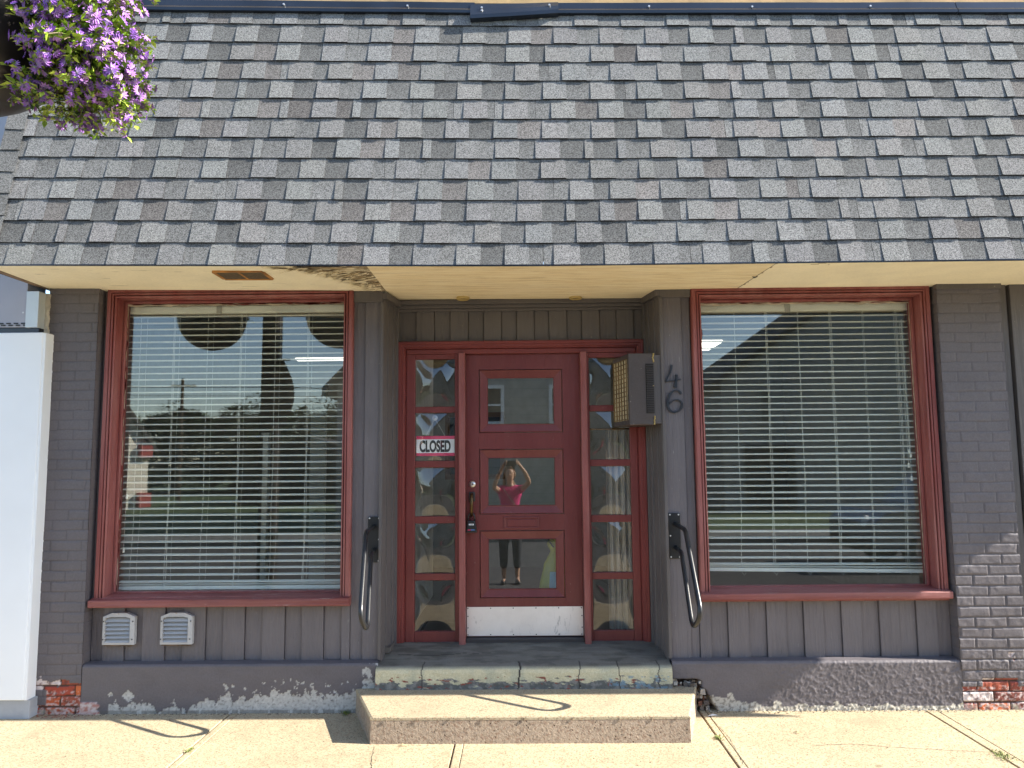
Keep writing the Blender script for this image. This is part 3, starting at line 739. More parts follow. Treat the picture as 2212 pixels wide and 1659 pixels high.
rb_ = MB(); r = random.Random(3)
for (xa, xb, za, zb, n) in ((-1.0, -.93, .15, .27, 16), (.94, 1.0, .15, .20, 12), (1.02, 1.20, .0, .17, 60), (.97, 1.16, .155, .185, 16)):
    for _ in range(n):
        x = r.uniform(xa, xb); z = r.uniform(za, zb)*1.; s_ = r.uniform(.006, .02)
        c = Vector((x, r.uniform(.0, .05), z)); col = r.choice([(.42, .38, .32), (.25, .20, .16), (.16, .07, .045), (.10, .08, .065), (.34, .31, .27)])
        vs = []; 
        for k in range(8): vs.append(c+Vector(((1 if k & 1 else -1)*s_*r.uniform(.5, 1), (1 if k & 2 else -1)*s_*r.uniform(.4, .9), (1 if k & 4 else -1)*s_*r.uniform(.5, 1))))
        rb_.mesh(vs, [(0, 1, 3, 2), (4, 6, 7, 5), (0, 4, 5, 1), (2, 3, 7, 6), (0, 2, 6, 4), (1, 5, 7, 3)], 0, [col]*8)
rb_.build('masonry_rubble', 'vland', B)

# ---- concrete step
cst = thing('concrete_step', 'precast concrete step with splayed ends below the landing', 'step', (0, -.3, 0))
L = dict(bl=(-1.105, .02), br=(1.128, .02), fr=(.962, -.570), fl=(-.893, -.568))
def sp_(k, z, e=0): x, y = L[k]; return (x*(1+e), y*(1+e*.5), z)
m_ = MB()
m_.loft([[sp_('bl', -.02), sp_('br', -.02), sp_('fr', -.02), sp_('fl', -.02)], [sp_('bl', .132, -.004), sp_('br', .132, -.004), sp_('fr', .132, -.004), sp_('fl', .132, -.004)]], 0, True)
m_.build('step_body', 'stepface', cst)
m_ = MB()
a = [sp_('bl', .132, 0.0), sp_('br', .132, 0.0), sp_('fr', .132, 0.0), sp_('fl', .132, 0.0)]
b = [sp_('bl', .147, 0.0), sp_('br', .147, 0.0), sp_('fr', .145, 0.0), sp_('fl', .145, 0.0)]
c_ = [sp_('bl', .153, -.01), sp_('br', .153, -.01), sp_('fr', .151, -.012), sp_('fl', .151, -.012)]
m_.loft([a, b, c_], 0, True, True); m_.build('step_tread', 'steptop', cst)
nk = MB()
for k, x in enumerate((-.80, -.62, -.43, -.24, .0, .28, .55, .74, .88)):
    nk = MB(); nk.box(x, x+.003, -.5735, -.5695, .122+.004*(k % 3), .1455); nk.build('nosing_notch', 'stepface', cst)

# ---- mansard roof
PHI = math.radians(77); EXP = .151
SV = Vector((0, math.cos(PHI), math.sin(PHI))); NV = Vector((0, -math.sin(PHI), math.cos(PHI)))
def rp_(x, s_, n): 
    p = Vector((x, -.64, 0))+SV*s_+NV*n; z = 2.797+.013*max(0, -x)+(-.014*x)*(s_/1.95)
    return (x, p.y, p.z+z)
XL, XR = -3.325, 5.83
roof = MB(); r = random.Random(21)
def slab(xa, xb, s0, s1, nb, nt, cb_, ct_, j0=0., j1=0.):
    # granule face + thin butt edges
    q = [rp_(xa, s0+j0, nb), rp_(xb, s0+j1, nb), rp_(xb, s1, nt), rp_(xa, s1, nt)]
    roof.poly(q, 0, [cb_, cb_, ct_, ct_])
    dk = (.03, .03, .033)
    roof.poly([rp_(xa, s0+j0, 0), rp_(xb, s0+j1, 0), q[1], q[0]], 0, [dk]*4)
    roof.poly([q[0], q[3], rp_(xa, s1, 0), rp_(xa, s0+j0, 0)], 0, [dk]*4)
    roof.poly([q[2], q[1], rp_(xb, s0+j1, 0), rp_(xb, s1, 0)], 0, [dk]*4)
LT = (.180, .182, .180)
for i in range(13):
    s0 = i*EXP; s1 = s0+EXP+.02
    if i == 12: s1 = 1.99
    wav = lambda x, i=i: .0022*noise.noise((x*1.7, i*3.1, 0))+.0012*noise.noise((x*9, i*3.1, 5))
    # base (recessed) layer, in blocks of colour
    x = XL+.17 if i < 99 else XL
    x = XL+.11+r.uniform(-.28, 0); ph0 = r.uniform(0, .3)
    nxt = x+ph0; QW = 1.05
    start = XL+.11
    while x < XR:
        wt = r.choice([.145, .15, .14, .148, .152, .147, .150, .146, .155, .143, .149, .15, .147, .085, .05]); wg = r.choice([.145, .15, .14, .15, .147, .143, .15, .10])
        xt0 = x; xt1 = x+wt*QW; xg1 = xt1+wg*QW
        a_ = max(xt0, start)
        if xt1 > start:
            k = r.uniform(.90, 1.08); tint = (k*r.uniform(.98, 1.03), k, k*r.uniform(.98, 1.02))
            col = tuple(LT[j]*tint[j] for j in range(3))
            j_ = r.uniform(-.0035, .003)
            slab(a_+r.uniform(-.001, .001), xt1, s0+j_, s1, .0155+r.uniform(-.0012, .0018), .0015, col, sc(col, .97), wav(a_), wav(xt1))
        if xg1 > start:
            a_ = max(xt1, start); k = r.choice([.60, .68, .76, .88, 1.0, .72, .80]); w = r.choice([0, 0, 0, .0, .07])
            col = (LT[0]*k*(1+w), LT[1]*k, LT[2]*k*(1-w*.3)); ctop = sc(col, r.uniform(.72, .92))
            split = r.random() < .10 and xg1-a_ > .1
            if split:
                xm_ = a_+(xg1-a_)*r.uniform(.3, .7)
                slab(a_, xm_-.0012, s0, s1, .0100, .001, col, ctop, wav(a_), wav(xm_)); k2 = r.choice([.85, 1.0]); c2 = sc(LT, k2)
                slab(xm_+.0012, xg1, s0, s1, .0108, .001, c2, sc(c2, .9), wav(xm_), wav(xg1))
            else: slab(a_, xg1, s0, s1, .0100, .001, col, ctop, wav(a_), wav(xg1))
        x = xg1
roof.build('roof_shingles', 'shingle', B, recalc=False)
bk = MB(); bk.poly([rp_(XL+.01, 0, -.004), rp_(XR, 0, -.004), rp_(XR, 1.99, -.004), rp_(XL+.01, 1.99, -.004)])
bk.poly([rp_(XL+.01, 0, -.004), rp_(XL+.01, 1.99, -.004), (XL+.01, .4, 4.8), (XL+.01, .4, 2.85)])
bk.poly([rp_(XR, 0, -.004), rp_(XR, 1.99, -.004), (XR, .4, 4.8), (XR, .4, 2.85)])
bk.build('roof_deck', 'dark', B, recalc=False)
# rake cap shingles down the left edge
cap = MB()
for i in range(11, -2, -1):
    s0 = .02+i*.155; k = r.uniform(.68, .86); c0 = sc(LT, k); s1 = s0+.18
    if i < 0: s0 = -.004
    n0 = .024; n1 = .017
    cap.poly([rp_(XL-.002, s0, n0), rp_(XL+.125+r.uniform(-.004, .004), s0+r.uniform(-.004, .004), n0-.002), rp_(XL+.125, s1, n1-.002), rp_(XL-.002, s1, n1)], 0, [c0, c0, sc(c0, .9), sc(c0, .9)])
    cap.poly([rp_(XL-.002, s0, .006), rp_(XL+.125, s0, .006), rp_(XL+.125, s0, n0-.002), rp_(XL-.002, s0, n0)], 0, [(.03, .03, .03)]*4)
    a0 = rp_(XL-.002, s0, n0); a1 = rp_(XL-.002, s1, n1)
    cap.poly([a0, a1, (a1[0]-.006, a1[1]+.16, a1[2]), (a0[0]-.006, a0[1]+.16, a0[2])], 0, [c0]*4)
cap.build('rake_cap_shingles', 'shingle', B, recalc=False)
# metal flashing along the top
fl = MB(); segs = [(-3.335, -.29, 0), (.26, 2.98, 0), (2.985, 5.83, .0)]
for a, b_, d in segs:
    n = 14
    loops = []
    for k in range(n+1):
        x = a+(b_-a)*k/n; w = .003*noise.noise((x*2, 3, 1))
        loops.append([rp_(x, 1.905+w, .004), rp_(x, 1.905+w, .030), rp_(x, 1.925+w, .036), rp_(x, 1.945+w, .026), rp_(x, 2.003+w, .020), rp_(x, 2.012+w, -.04)])
    fl.loft(loops, 0, False)
fl.build('roof_flashing', 'flash', B)
lf = MB(); loops = []
for k in range(9):
    t = k/8; x = -.318+.60*t; dsl = -.058+.050*t
    loops.append([rp_(x, 1.895+dsl, .012), rp_(x, 1.895+dsl, .050), rp_(x, 1.92+dsl, .056), rp_(x, 1.965+dsl, .044), rp_(x, 2.005+dsl*.5, .028), rp_(x, 2.012+dsl*.5, .0)])
lf.loft(loops, 0, False, False); lf.build('loose_flashing', 'flash', B, label='loose tilted piece of dark flashing over the doorway')
lfs = MB()
for x, s_ in ((-.24, 1.93), (.22, 1.955), (-.24, 1.905), (.9, 1.96), (1.6, 1.955), (-.75, 1.958), (-1.6, 1.96), (2.4, 1.958)):
    lfs = MB(); lfs.disc(rp_(x, s_, .043 if abs(x) < .3 else .024), NV, .007, .010, 8); lfs.build('flashing_nail', 'screw', B)
# wall above the roof (sunlit, tan brick)
uw = MB(); uw.box(-3.4, 5.83, -.12, .3, 4.4, 6.6); 
uw.build('upper_wall', simple('tan_upper_wall', (.52, .34, .16), .85, 0, .3, .5, 25), B)

# ---- soffit
sf = MB(); CREAM = (.90, .83, .62)
def soff(x0, x1, y0, y1, nx, ny, fn=None, dz=0.):
    def f(u, v):
        x = x0+(x1-x0)*u; y = y0+(y1-y0)*v; z = zs(x)+dz; col = CREAM
        n = fbm(x*3, y*5, 1.2); col = mixc(CREAM, sc(CREAM, .93), max(0, n))
        if noise.noise((x*5, y*60, 3)) > .56 and noise.noise((x*2, y*3, 8)) > .1: col = sc(col, .55)
        if fn: col, z = fn(x, y, col, z)
        return ((x, y, z), col)
    sf.grid(f, nx, ny)
def dmg(x, y, col, z):
    t = (x+1.58)/.65
    if t < -.05: return col, z
    lim = -.635+.74*max(0, t)**1.9
    w = .07+.10*t
    k = (lim-y)/w + 1.1*fbm(x*7, y*34, 3.3) + .35*fbm(x*24, y*90, 2.)
    if t > .88: k += (t-.88)*6*(1 if y < .08 else 0)
    if k > .15:
        g_ = fbm(x*4, y*80, 6.)
        c = mixc((.11, .08, .045), (.46, .37, .23), sm(-.3, .35, g_)); 
        if fbm(x*9, y*60, 3.) > .22: c = mixc(c, CREAM, .8)
        if k > .7 and y < -.575+.03*noise.noise((x*9, 0, 2)) and x < -1.1: c = (.03, .02, .012)
        return c, z+.006+.004*g_
    if k > -.12: return mixc(col, (.86, .78, .58), .6), z-.006*(k+.12)/.27*abs(fbm(x*30, y*30, 1))*2
    return col, z
soff(-3.30, -.935, -.636, .14, 560, 190, dmg)
soff(-.935, -.931, -.636, .14, 1, 10, lambda x, y, c, z: ((.12, .08, .04), z+.008))
def rr(x, y, col, z):
    if abs(y+.60) < .03 and noise.noise((x*3, 0, 1)) > .5 and noise.noise((x*12, y*40, 1)) > .1: return (.25, .2, .12), z
    return col, z
sf.build('soffit', 'vsoffit', B, smooth=True)
sf = MB()
def rsheet(u, v):
    y = -.636+.736*v; e = 1.5575-.0553*(y+.636)/.736; x = e+(5.83-e)*u**1.5; col = mixc(CREAM, sc(CREAM, .93), max(0, fbm(x*3, y*5, 1.2)))
    col, z = rr(x, y, col, 2.8)
    if x-e < .012 and noise.noise((y*20, 2, 1)) > .1: col = (.3, .22, .12)
    return ((x, y, z), col)
sf.grid(rsheet, 300, 60)
sf.build('soffit', 'vsoffit', B, smooth=True)
sp2 = MB(); 
sp2.mesh([(-.931, -.636, zs(-.93)), (1.553, -.636, zs(0)), (1.497, .10, zs(0)), (.97, .10, zs(0)), (.90, .42, zs(0)), (-.895, .42, zs(-.9)), (-.931, .10, zs(-.93))], [(0, 1, 2, 3, 4, 5, 6)])
sp2.build('soffit', 'ply', B, label='bare weathered plywood sheet over the entrance')
sg = MB(); sg.mesh([(1.5535, -.636, 2.7993), (1.556, -.636, 2.7993), (1.503, .10, 2.7993), (1.499, .10, 2.7993)], [(0, 1, 2, 3)])
sg.mesh([(1.50, -.30, 2.7985), (1.545, -.29, 2.7985), (1.53, -.25, 2.7985)], [(0, 1, 2)]); sg.build('soffit_gap', 'dark', B, recalc=False)
# hanging flakes of paint and veneer
fk = MB(); r = random.Random(5)
for _ in range(230):
    t = r.random()**.6; x = -1.5+.57*t+r.uniform(-.02, .02); y = -.60+.74*t**1.7*r.uniform(.2, 1.15); L_ = r.uniform(.02, .12); w = r.uniform(.005, .022); z = zs(x)
    an = r.uniform(-.35, .25); dr = r.uniform(.006, .03); dx = L_*math.cos(an); dy = L_*math.sin(an)
    c = r.choice([CREAM, (.80, .72, .52), (.55, .44, .26), (.36, .27, .15)])
    fk.mesh([(x, y, z-.001), (x+w*.3, y+w, z-.001), (x-dx*.5, y-dy*.5+w*.5, z-dr*.45), (x-dx, y-dy, z-dr), (x-dx*.5, y-dy*.5-w*.2, z-dr*.6)], [(0, 1, 2), (0, 2, 4), (2, 3, 4)], 0, [c]*5)
fk.build('paint_flakes', 'vsoffit', B, recalc=False)
# left end of the soffit
se = MB(); se.hexa([(-3.30, -.63, zs(-3.3)-.004), (-3.262, -.63, zs(-3.3)-.004), (-3.262, .0, zs(-3.3)-.004), (-3.30, .0, zs(-3.3)-.004), (-3.34, -.63, zs(-3.3)+.08), (-3.30, -.63, zs(-3.3)+.08), (-3.30, .0, zs(-3.3)+.08), (-3.34, .0, zs(-3.3)+.08)])
se.build('soffit_end_board', simple('stained_end_board', (.16, .11, .07), .8, 0, .5, .6, 30), B)
dp = MB(); loops = [[(x, -.640, zs(x)-.006), (x, -.654, zs(x)-.006), (x, -.654, zs(x)+.002), (x, -.640, zs(x)+.004)] for x in [-3.325+9.155*k/40 for k in range(41)]]
dp.loft(loops, 0, True, True); dp.build('drip_edge', 'flash', B)

# ---- soffit vent, lamps
sv = thing('soffit_vent', 'small rusty screened vent set in the cream soffit', 'vent', (-1.77, -.39, 2.815))
m_ = MB()
q = [(-1.92, -.500), (-1.612, -.492), (-1.612, -.288), (-1.92, -.300)]
z = zs(-1.77)-.008
def bar(p, q_, w): 
    d = Vector((q_[0]-p[0], q_[1]-p[1])).normalized(); n = Vector((-d.y, d.x))*w/2
    m_.hexa([(p[0]-n.x, p[1]-n.y, z), (q_[0]-n.x, q_[1]-n.y, z), (q_[0]+n.x, q_[1]+n.y, z), (p[0]+n.x, p[1]+n.y, z), (p[0]-n.x, p[1]-n.y, z+.01), (q_[0]-n.x, q_[1]-n.y, z+.01), (q_[0]+n.x, q_[1]+n.y, z+.01), (p[0]+n.x, p[1]+n.y, z+.01)])
bar(q[0], q[1], .022); bar(q[2], q[3], .022); bar((q[0][0], q[0][1]+.011), (q[3][0], q[3][1]-.011), .022); bar((q[1][0], q[1][1]+.011), (q[2][0], q[2][1]-.011), .022); bar((-1.766, -.485), (-1.766, -.305), .012)
m_.build('vent_frame', 'rust', sv)
m_ = MB(); m_.box(-1.915, -1.615, -.495, -.295, z+.003, z+.006); m_.build('screen', 'mesh', sv)
rl = thing('recessed_lamp', 'round soffit lamp over the left half of the door', 'lamp', (-.412, .275, 2.80), 'round lamps in the entrance soffit')
m_ = MB(); m_.lathe((-.412, .275, 2.812), [(.026, .0), (.030, -.012), (.042, -.022), (.048, -.018), (.046, 0)], 24); m_.build('trim_ring', 'lampcream', rl, smooth=True)
m_ = MB(); m_.lathe((-.412, .275, 2.80), [(.031, 0), (.02, .0015), (.001, .002)], 20); m_.build('socket', 'bronze', rl)
c2 = copy_tree(rl, (.815, .02, 0)); c2['label'] = 'round soffit lamp over the right half of the door'

# ---- louvred wall vents
wv = thing('wall_vent', 'square white louvred vent nearest the left brick pier', 'vent', (-2.70, .07, .53), 'louvred vents under the left window')
m_ = MB(); x0, x1, z0, z1 = -2.808, -2.594, .430, .612
fr_ = [(x0, z0), (x1, z0), (x1, z1), ((x0+x1)/2+.05, z1+.024), ((x0+x1)/2-.05, z1+.024), (x0, z1)]
n = len(fr_); inn = [(x0+.016, z0+.014), (x1-.030, z0+.014), (x1-.030, z1-.008), ((x0+x1)/2+.045, z1-.002), ((x0+x1)/2-.05, z1-.002), (x0+.016, z1-.008)]
m_.loft([[(x, .082, z) for x, z in fr_], [(x, .048, z) for x, z in fr_], [(x, .046, z) for x, z in inn], [(x, .075, z) for x, z in inn]], 0, True)
m_.build('vent_frame', 'ventpaint', wv)
m_ = MB()
for k in range(6):
    zt_ = z1-.010-.0268*k; xa, xb = x0+.017, x1-.031
    m_.hexa([(xa, .047, zt_-.0245), (xb, .047, zt_-.0235), (xb, .052, zt_-.0235), (xa, .052, zt_-.0245), (xa, .072, zt_), (xb, .072, zt_), (xb, .078, zt_), (xa, .078, zt_)])
m_.build('louvres', 'ventpaint', wv)
m_ = MB(); m_.box(x0+.014, x1-.028, .074, .079, z0+.012, z1); m_.build('shade_backing', 'dark', wv)  # dark sheet in place of the shade between the louvres
m_ = MB()
for x, z in ((x0+.007, z1-.03), (x1-.012, z1-.03), (x0+.005, z0+.035), (x1-.014, z0+.035)): m_ = MB(); m_.disc((x, .0475, z), (0, -1, 0), .0045, .003, 8); m_.build('screw', 'louv', wv)
m_ = MB(); 
for k in range(24): 
    xx = x0+.01+(x1-x0-.02)*k/24; m_.box(xx, xx+.009, .050, .066, z0-.006-.006*rnd.random(), z0+.002)
m_.build('sealant', 'dirt', wv)
c2 = copy_tree(wv, (.388, 0, .0)); c2['label'] = 'square white louvred vent farther from the left brick pier'

# ---- step handrails
def bez(pts, n=6):  # round corners
    out = [Vector(pts[0])]
    for i in range(1, len(pts)-1):
        a, b, c = Vector(pts[i-1]), Vector(pts[i]), Vector(pts[i+1]); rr_ = min((b-a).length, (c-b).length)*.45; rr_ = min(rr_, .085 if i in (2, 3) else .045)
        p = b+(a-b).normalized()*rr_; q = b+(c-b).normalized()*rr_
        for k in range(n+1): t = k/n; out.append(p*(1-t)**2+b*2*t*(1-t)+q*t*t)
    out.append(Vector(pts[-1])); return out
def handrail(xm, xe, label, pl, flip):
    t = thing('handrail', label, 'handrail', (xm, .07, 1.1), 'black handrails either side of the steps')
    m_ = MB(); m_.box(pl[0], pl[1], .060, .073, pl[2], pl[3]); m_.build('wall_plate', 'blackmetal', t, bevel=.002)
    m_ = MB(); xo = xm+flip*.035
    K = (-1.000, -.952, -.935, -.985) if flip < 0 else (1.040, 1.038, 1.014, 1.030)
    pts = [(xm, .066, 1.195), (K[0], -.21, 1.180), (K[1], -.597, .722), (K[2], -.463, .612), (K[3], -.12, 1.028), (xm, .066, 1.038)]
    m_.tube(bez(pts, 7), .0152, 14); m_.build('rail', 'blackmetal', t, smooth=True)
    m_ = MB(); w0, w1 = pl[0]+.011, pl[1]-.011; zz = (pl[2]+.011, (pl[2]+pl[3])/2, pl[3]-.011)
    for x, z in ((w0, zz[0]), (w1, zz[0]), (w1 if flip < 0 else w0, zz[1]), (w0, zz[2]), (w1, zz[2])): m_ = MB(); m_.disc((x, .0605, z), (0, -1, 0), .0055, .0035, 12); m_.build('bolt', 'screw', t, bevel=.001)
    m_ = MB(); m_.disc((xm, .0605, 1.195), (0, -1, 0), .0165, .006, 14); m_.build('flange', 'blackmetal', t); m_ = MB(); m_.disc((xm, .0605, 1.038), (0, -1, 0), .0165, .006, 14); m_.build('flange', 'blackmetal', t)
handrail(-1.002, -.968, 'black handrail loop on the wall left of the steps', (-1.042, -.956, .955, 1.260), -1)
handrail(1.030, 1.026, 'black handrail loop on the wall below the house number', (.984, 1.064, .966, 1.268), 1)

# ---- wall air conditioner in the recess side wall
ac = thing('air_conditioner', 'painted box air conditioner jutting from the right recess wall', 'air conditioner', (.80, .2, 2.1))
m_ = MB(); zb, zt = 1.862, 2.352
base = [(.738, .035), (.906, .035), (.885, .36), (.668, .36)]
m_.hexa([(x, y, zb) for x, y in base]+[(x, y, zt) for x, y in base]); m_.build('housing', 'trimdark', ac, bevel=.005)
m_ = MB(); m_.hexa([(x, y, zb+.01) for x, y in ((.907, .062), (.972, .062), (.905, .35), (.886, .35))]+[(x, y, zt-.01) for x, y in ((.907, .062), (.972, .062), (.905, .35), (.886, .35))]); m_.build('wall_sleeve', 'trim', ac)
def acp(t, z, n=0.): # on left face: t 0 front..1 back
    a = Vector((.738, .035)); b = Vector((.668, .36)); d = (b-a).normalized(); p = a+(b-a)*t; nn = Vector((-d.y, d.x)); nn = nn if nn.x < 0 else -nn
    return (p.x+nn.x*n, p.y+nn.y*n, z)
m_ = MB(); m_.mesh([acp(.06, zb+.035, .002), acp(.92, zb+.035, .002), acp(.92, zt-.035, .002), acp(.06, zt-.035, .002)], [(0, 1, 2, 3)]); m_.build('filter', simple('dusty_tan_filter', (.48, .41, .27), .9, 0, .25, 1., 120), ac, recalc=False)
m_ = MB()
for k in range(6): 
    t = .08+.80*k/5; m_.loft([[acp(t, z, .003), acp(t+.018, z, .003), acp(t+.018, z, .010), acp(t, z, .010)] for z in (zb+.035, zt-.035)], 0, True, True)
for k in range(14):
    z = zb+.038+.412*k/13; m_.loft([[acp(t, z, .004), acp(t, z+.0055, .004), acp(t, z+.0055, .009), acp(t, z, .009)] for t in (.06, .92)], 0, True, True)
m_.build('grille', 'grille', ac)
m_ = MB()
for k in range(27):
    z = zb+.085+.0122*k; m_.box(.858, .907, .024, .036, z, z+.0065)
m_.build('louvres', 'louv', ac)
m_ = MB(); m_.box(.853, .9075, .0335, .0348, zb+.078, zb+.418); m_.build('recess_shade', 'dark', ac)  # flat dark sheet painting a shaded hollow behind the louvres
m_ = MB()
for k in range(40):
    z = zb+.49*k/40; 
    if .10 < k/40 < .86 and rnd.random() < .93: continue
    x = .902+rnd.uniform(-.004, .004); m_.box(x, x+.010, .026+rnd.uniform(-.004, .004), .06, z, z+.012)
m_.build('foam_seal', simple('yellowed_foam', (.36, .27, .10), .9, 0, .4, 1.0, 70), ac, bevel=.004, label='crumbling yellow foam seal')

# ---- house numbers
def ribbon(mb, pts, y0, y1):
    V = [Vector((p[0], p[1])) for p in pts]; Lp = []; Rp = []
    for i, p in enumerate(V):
        d = (V[min(i+1, len(V)-1)]-V[max(i-1, 0)]).normalized(); n = Vector((-d.y, d.x))*pts[i][2]/2; Lp.append(p+n); Rp.append(p-n)
    for i in range(len(V)-1):
        q = [Rp[i], Rp[i+1], Lp[i+1], Lp[i]]
        vs = [(a.x, y0, a.y) for a in q]+[(a.x, y1, a.y) for a in q]
        fs_ = [(0, 1, 2, 3), (0, 4, 5, 1), (2, 6, 7, 3)]
        if i == 0: fs_.append((3, 7, 4, 0))
        if i == len(V)-2: fs_.append((1, 5, 6, 2))
        mb.mesh(vs, fs_)
def smooth_pts(P, n=6):
    out = []
    for i in range(len(P)-1):
        p0 = P[max(i-1, 0)]; p1 = P[i]; p2 = P[i+1]; p3 = P[min(i+2, len(P)-1)]
        for k in range(n):
            t = k/n; out.append(tuple(.5*((2*p1[j])+(-p0[j]+p2[j])*t+(2*p0[j]-5*p1[j]+4*p2[j]-p3[j])*t*t+(-p0[j]+3*p1[j]-3*p2[j]+p3[j])*t**3) for j in range(3)))
    out.append(P[-1]); return out
def number(strokes, x0, z0, w, h, label):
    t = thing('house_number', label, 'house number', (x0+w/2, .07, z0+h/2)); mb = MB()
    for k, st in enumerate(strokes): ribbon(mb, [(x0+p[0]*w, z0+p[1]*h, p[2]*w*.72) for p in smooth_pts(st)], .058-.001*k, .072)
    o = mb.build('digit', 'number', t); 
    sh_ = MB(); 
    return t
number([[(.42, 1, .17), (.38, .82, .15), (.28, .60, .12), (.12, .42, .09), (.02, .29, .07)], [(.0, .27, .06), (.3, .29, .05), (.7, .32, .05), (1.0, .36, .06)], [(.72, .56, .22), (.71, .45, .12), (.68, .3, .15), (.64, .14, .22), (.61, .0, .30)]], .992, 2.118, .108, .155, 'black cursive numeral 4 mounted above the numeral 6')
number([[(.92, .80, .14), (.84, .90, .15), (.66, .97, .08), (.42, .92, .13), (.18, .70, .20), (.08, .42, .20), (.16, .15, .18), (.42, .02, .12), (.72, .06, .14), (.93, .24, .18), (.92, .43, .15), (.70, .56, .09), (.42, .52, .07), (.24, .38, .06)]], .994, 1.945, .112, .158, 'black cursive numeral 6 mounted below the numeral 4')

# ================================================================== INTERIOR (seen through the glass)
IN = MB()
IN.box(-3.3, 3.3, 4.2, 4.3, .30, 2.95); IN.box(-3.3, -3.2, .16, 4.2, .30, 2.95); IN.box(3.2, 3.3, .16, 4.2, .30, 2.95)
IN.build('interior_wall', 'intwall', B)
IN = MB(); IN.box(-.90, -.845, .5, 2.2, .38, 2.84); IN.build('interior_wall', 'intwhite', B)
IN = MB(); IN.box(.86, .91, .5, 1.6, .38, 2.84); IN.build('interior_wall', 'intwhite', B)
m_ = MB(); m_.box(-3.2, 3.2, .43, 4.2, .34, .378); m_.box(-3.2, -.9, .16, .43, .34, .377); m_.box(.95, 3.2, .16, .43, .34, .377); m_.build('interior_floor', 'intfloor', B)
m_ = MB(); m_.box(-3.2, 3.2, .18, 4.2, 2.842, 2.9); m_.build('interior_ceiling', 'intwall', B)
for (xa, xb, ya, yb, lab) in ((1.72, 2.06, 2.6, 3.2, 'lit square ceiling panel seen through the right window'), (-2.60, -1.75, 3.60, 3.72, 'lit strip lamp on the ceiling of the left room'), (-.2, .4, 2.6, 3.2, 'ceiling panel added behind the front door to brighten the interior')):  # the panel behind the front door is an added light for the interior
    cl = MB(); cl.box(xa, xb, ya, yb, 2.822, 2.842); cl.build('ceiling_light', 'ceillight', B, label=lab)
idr = thing('interior_door', 'plain white interior door seen through the left blind', 'door', (-1.85, 1.9, .38))
m_ = MB(); m_.box(-1.93, -1.79, 1.86, 1.90, .38, 2.36); m_.build('door_slab', 'intwhite', idr, bevel=.003)
m_ = MB(); m_.disc((-1.86, 1.86, 1.18), (0, -1, 0), .03, .012, 16); m_.tube([(-1.86, 1.85, 1.18), (-1.86, 1.81, 1.18), (-1.83, 1.80, 1.18), (-1.76, 1.80, 1.185)], .009, 8); m_.build('lever_handle', 'chrome', idr, smooth=True)
pst = thing('partition_post', 'slim cream partition post behind the left blind', 'post', (-2.07, 1.1, .38))
m_ = MB(); m_.box(-2.10, -2.055, 1.05, 1.12, .38, 1.86); m_.build('post_shaft', 'intwhite', pst, bevel=.004)
m_ = MB(); m_.box(-2.11, -2.045, 1.04, 1.13, 1.86, 1.875); m_.build('post_cap', 'intwhite', pst, bevel=.003)
fb = thing('framed_board', 'dark wood framed board on the inner wall behind the closed sign', 'framed board', (-.42, 1.3, 1.75))
m_ = MB(); m_.box(-.60, -.18, 1.30, 1.32, 1.52, 2.0); m_.build('board', 'frameboard', fb)
m_ = MB(); moulding(m_, [(-.64, 2.04), (-.14, 2.04), (-.14, 1.48), (-.64, 1.48)], [(0, 1.32), (0, 1.285), (.04, 1.285), (.04, 1.30)]); m_.build('picture_frame', 'woodframe', fb)
cu = thing('curtain', 'beige curtain gathered behind the right sidelight', 'curtain', (.72, .6, .4))
m_ = MB(); m_.grid(lambda u, v: (.63+.17*u, .58+.022*math.sin(u*22+1.5*math.sin(v*3))+.01*math.sin(u*47), .40+1.45*v), 80, 20); m_.build('drape', 'curtain', cu, smooth=True)
m_ = MB(); m_.tube([(.50, .57, 1.86), (.82, .57, 1.86)], .008, 8); m_.build('curtain_rod', 'bronze', cu)
bg = thing('plastic_bag', 'yellow and blue plastic sack standing inside the door', 'bag', (.24, .72, .38))
m_ = MB(); prf = [(.115, .0), (.12, .15), (.105, .33), (.075, .47), (.035, .54), (.022, .565), (.045, .62), (.03, .66)]
m_.loft([[(.235+rr_*math.cos(2*PI*k/28)*(1+.10*math.sin(5*k+z*9)), .74+rr_*.55*math.sin(2*PI*k/28)*(1+.08*math.sin(3*k)), .38+z) for k in range(28)] for rr_, z in prf], 0, True, True); m_.build('sack', 'yellow', bg, smooth=True)
m_ = MB(); m_.grid(lambda u, v: (.235+.09*(u-.5)*(1.2-.3*v)+.01, .66+.012*v+.012*(2*u-1)**2, .55+.25*v), 6, 6); m_.build('label_panel', 'palebluelabel', bg, smooth=True)
m_ = MB(); m_.tube([(.235, .71, .98), (.205, .69, 1.02), (.19, .69, 1.07)], .006, 6); m_.build('bag_tie', 'signblack', bg)
fm = thing('floor_mat', 'black rubber mat inside the left sidelight', 'mat', (-.55, .75, .38))
m_ = MB(); m_.box(-.74, -.30, .52, .95, .379, .388); m_.build('mat_sheet', 'blackmetal', fm, bevel=.003)
m_ = MB(); m_.box(-.76, -.745, .50, .97, .379, .392); m_.build('mat_border', 'dark', fm)

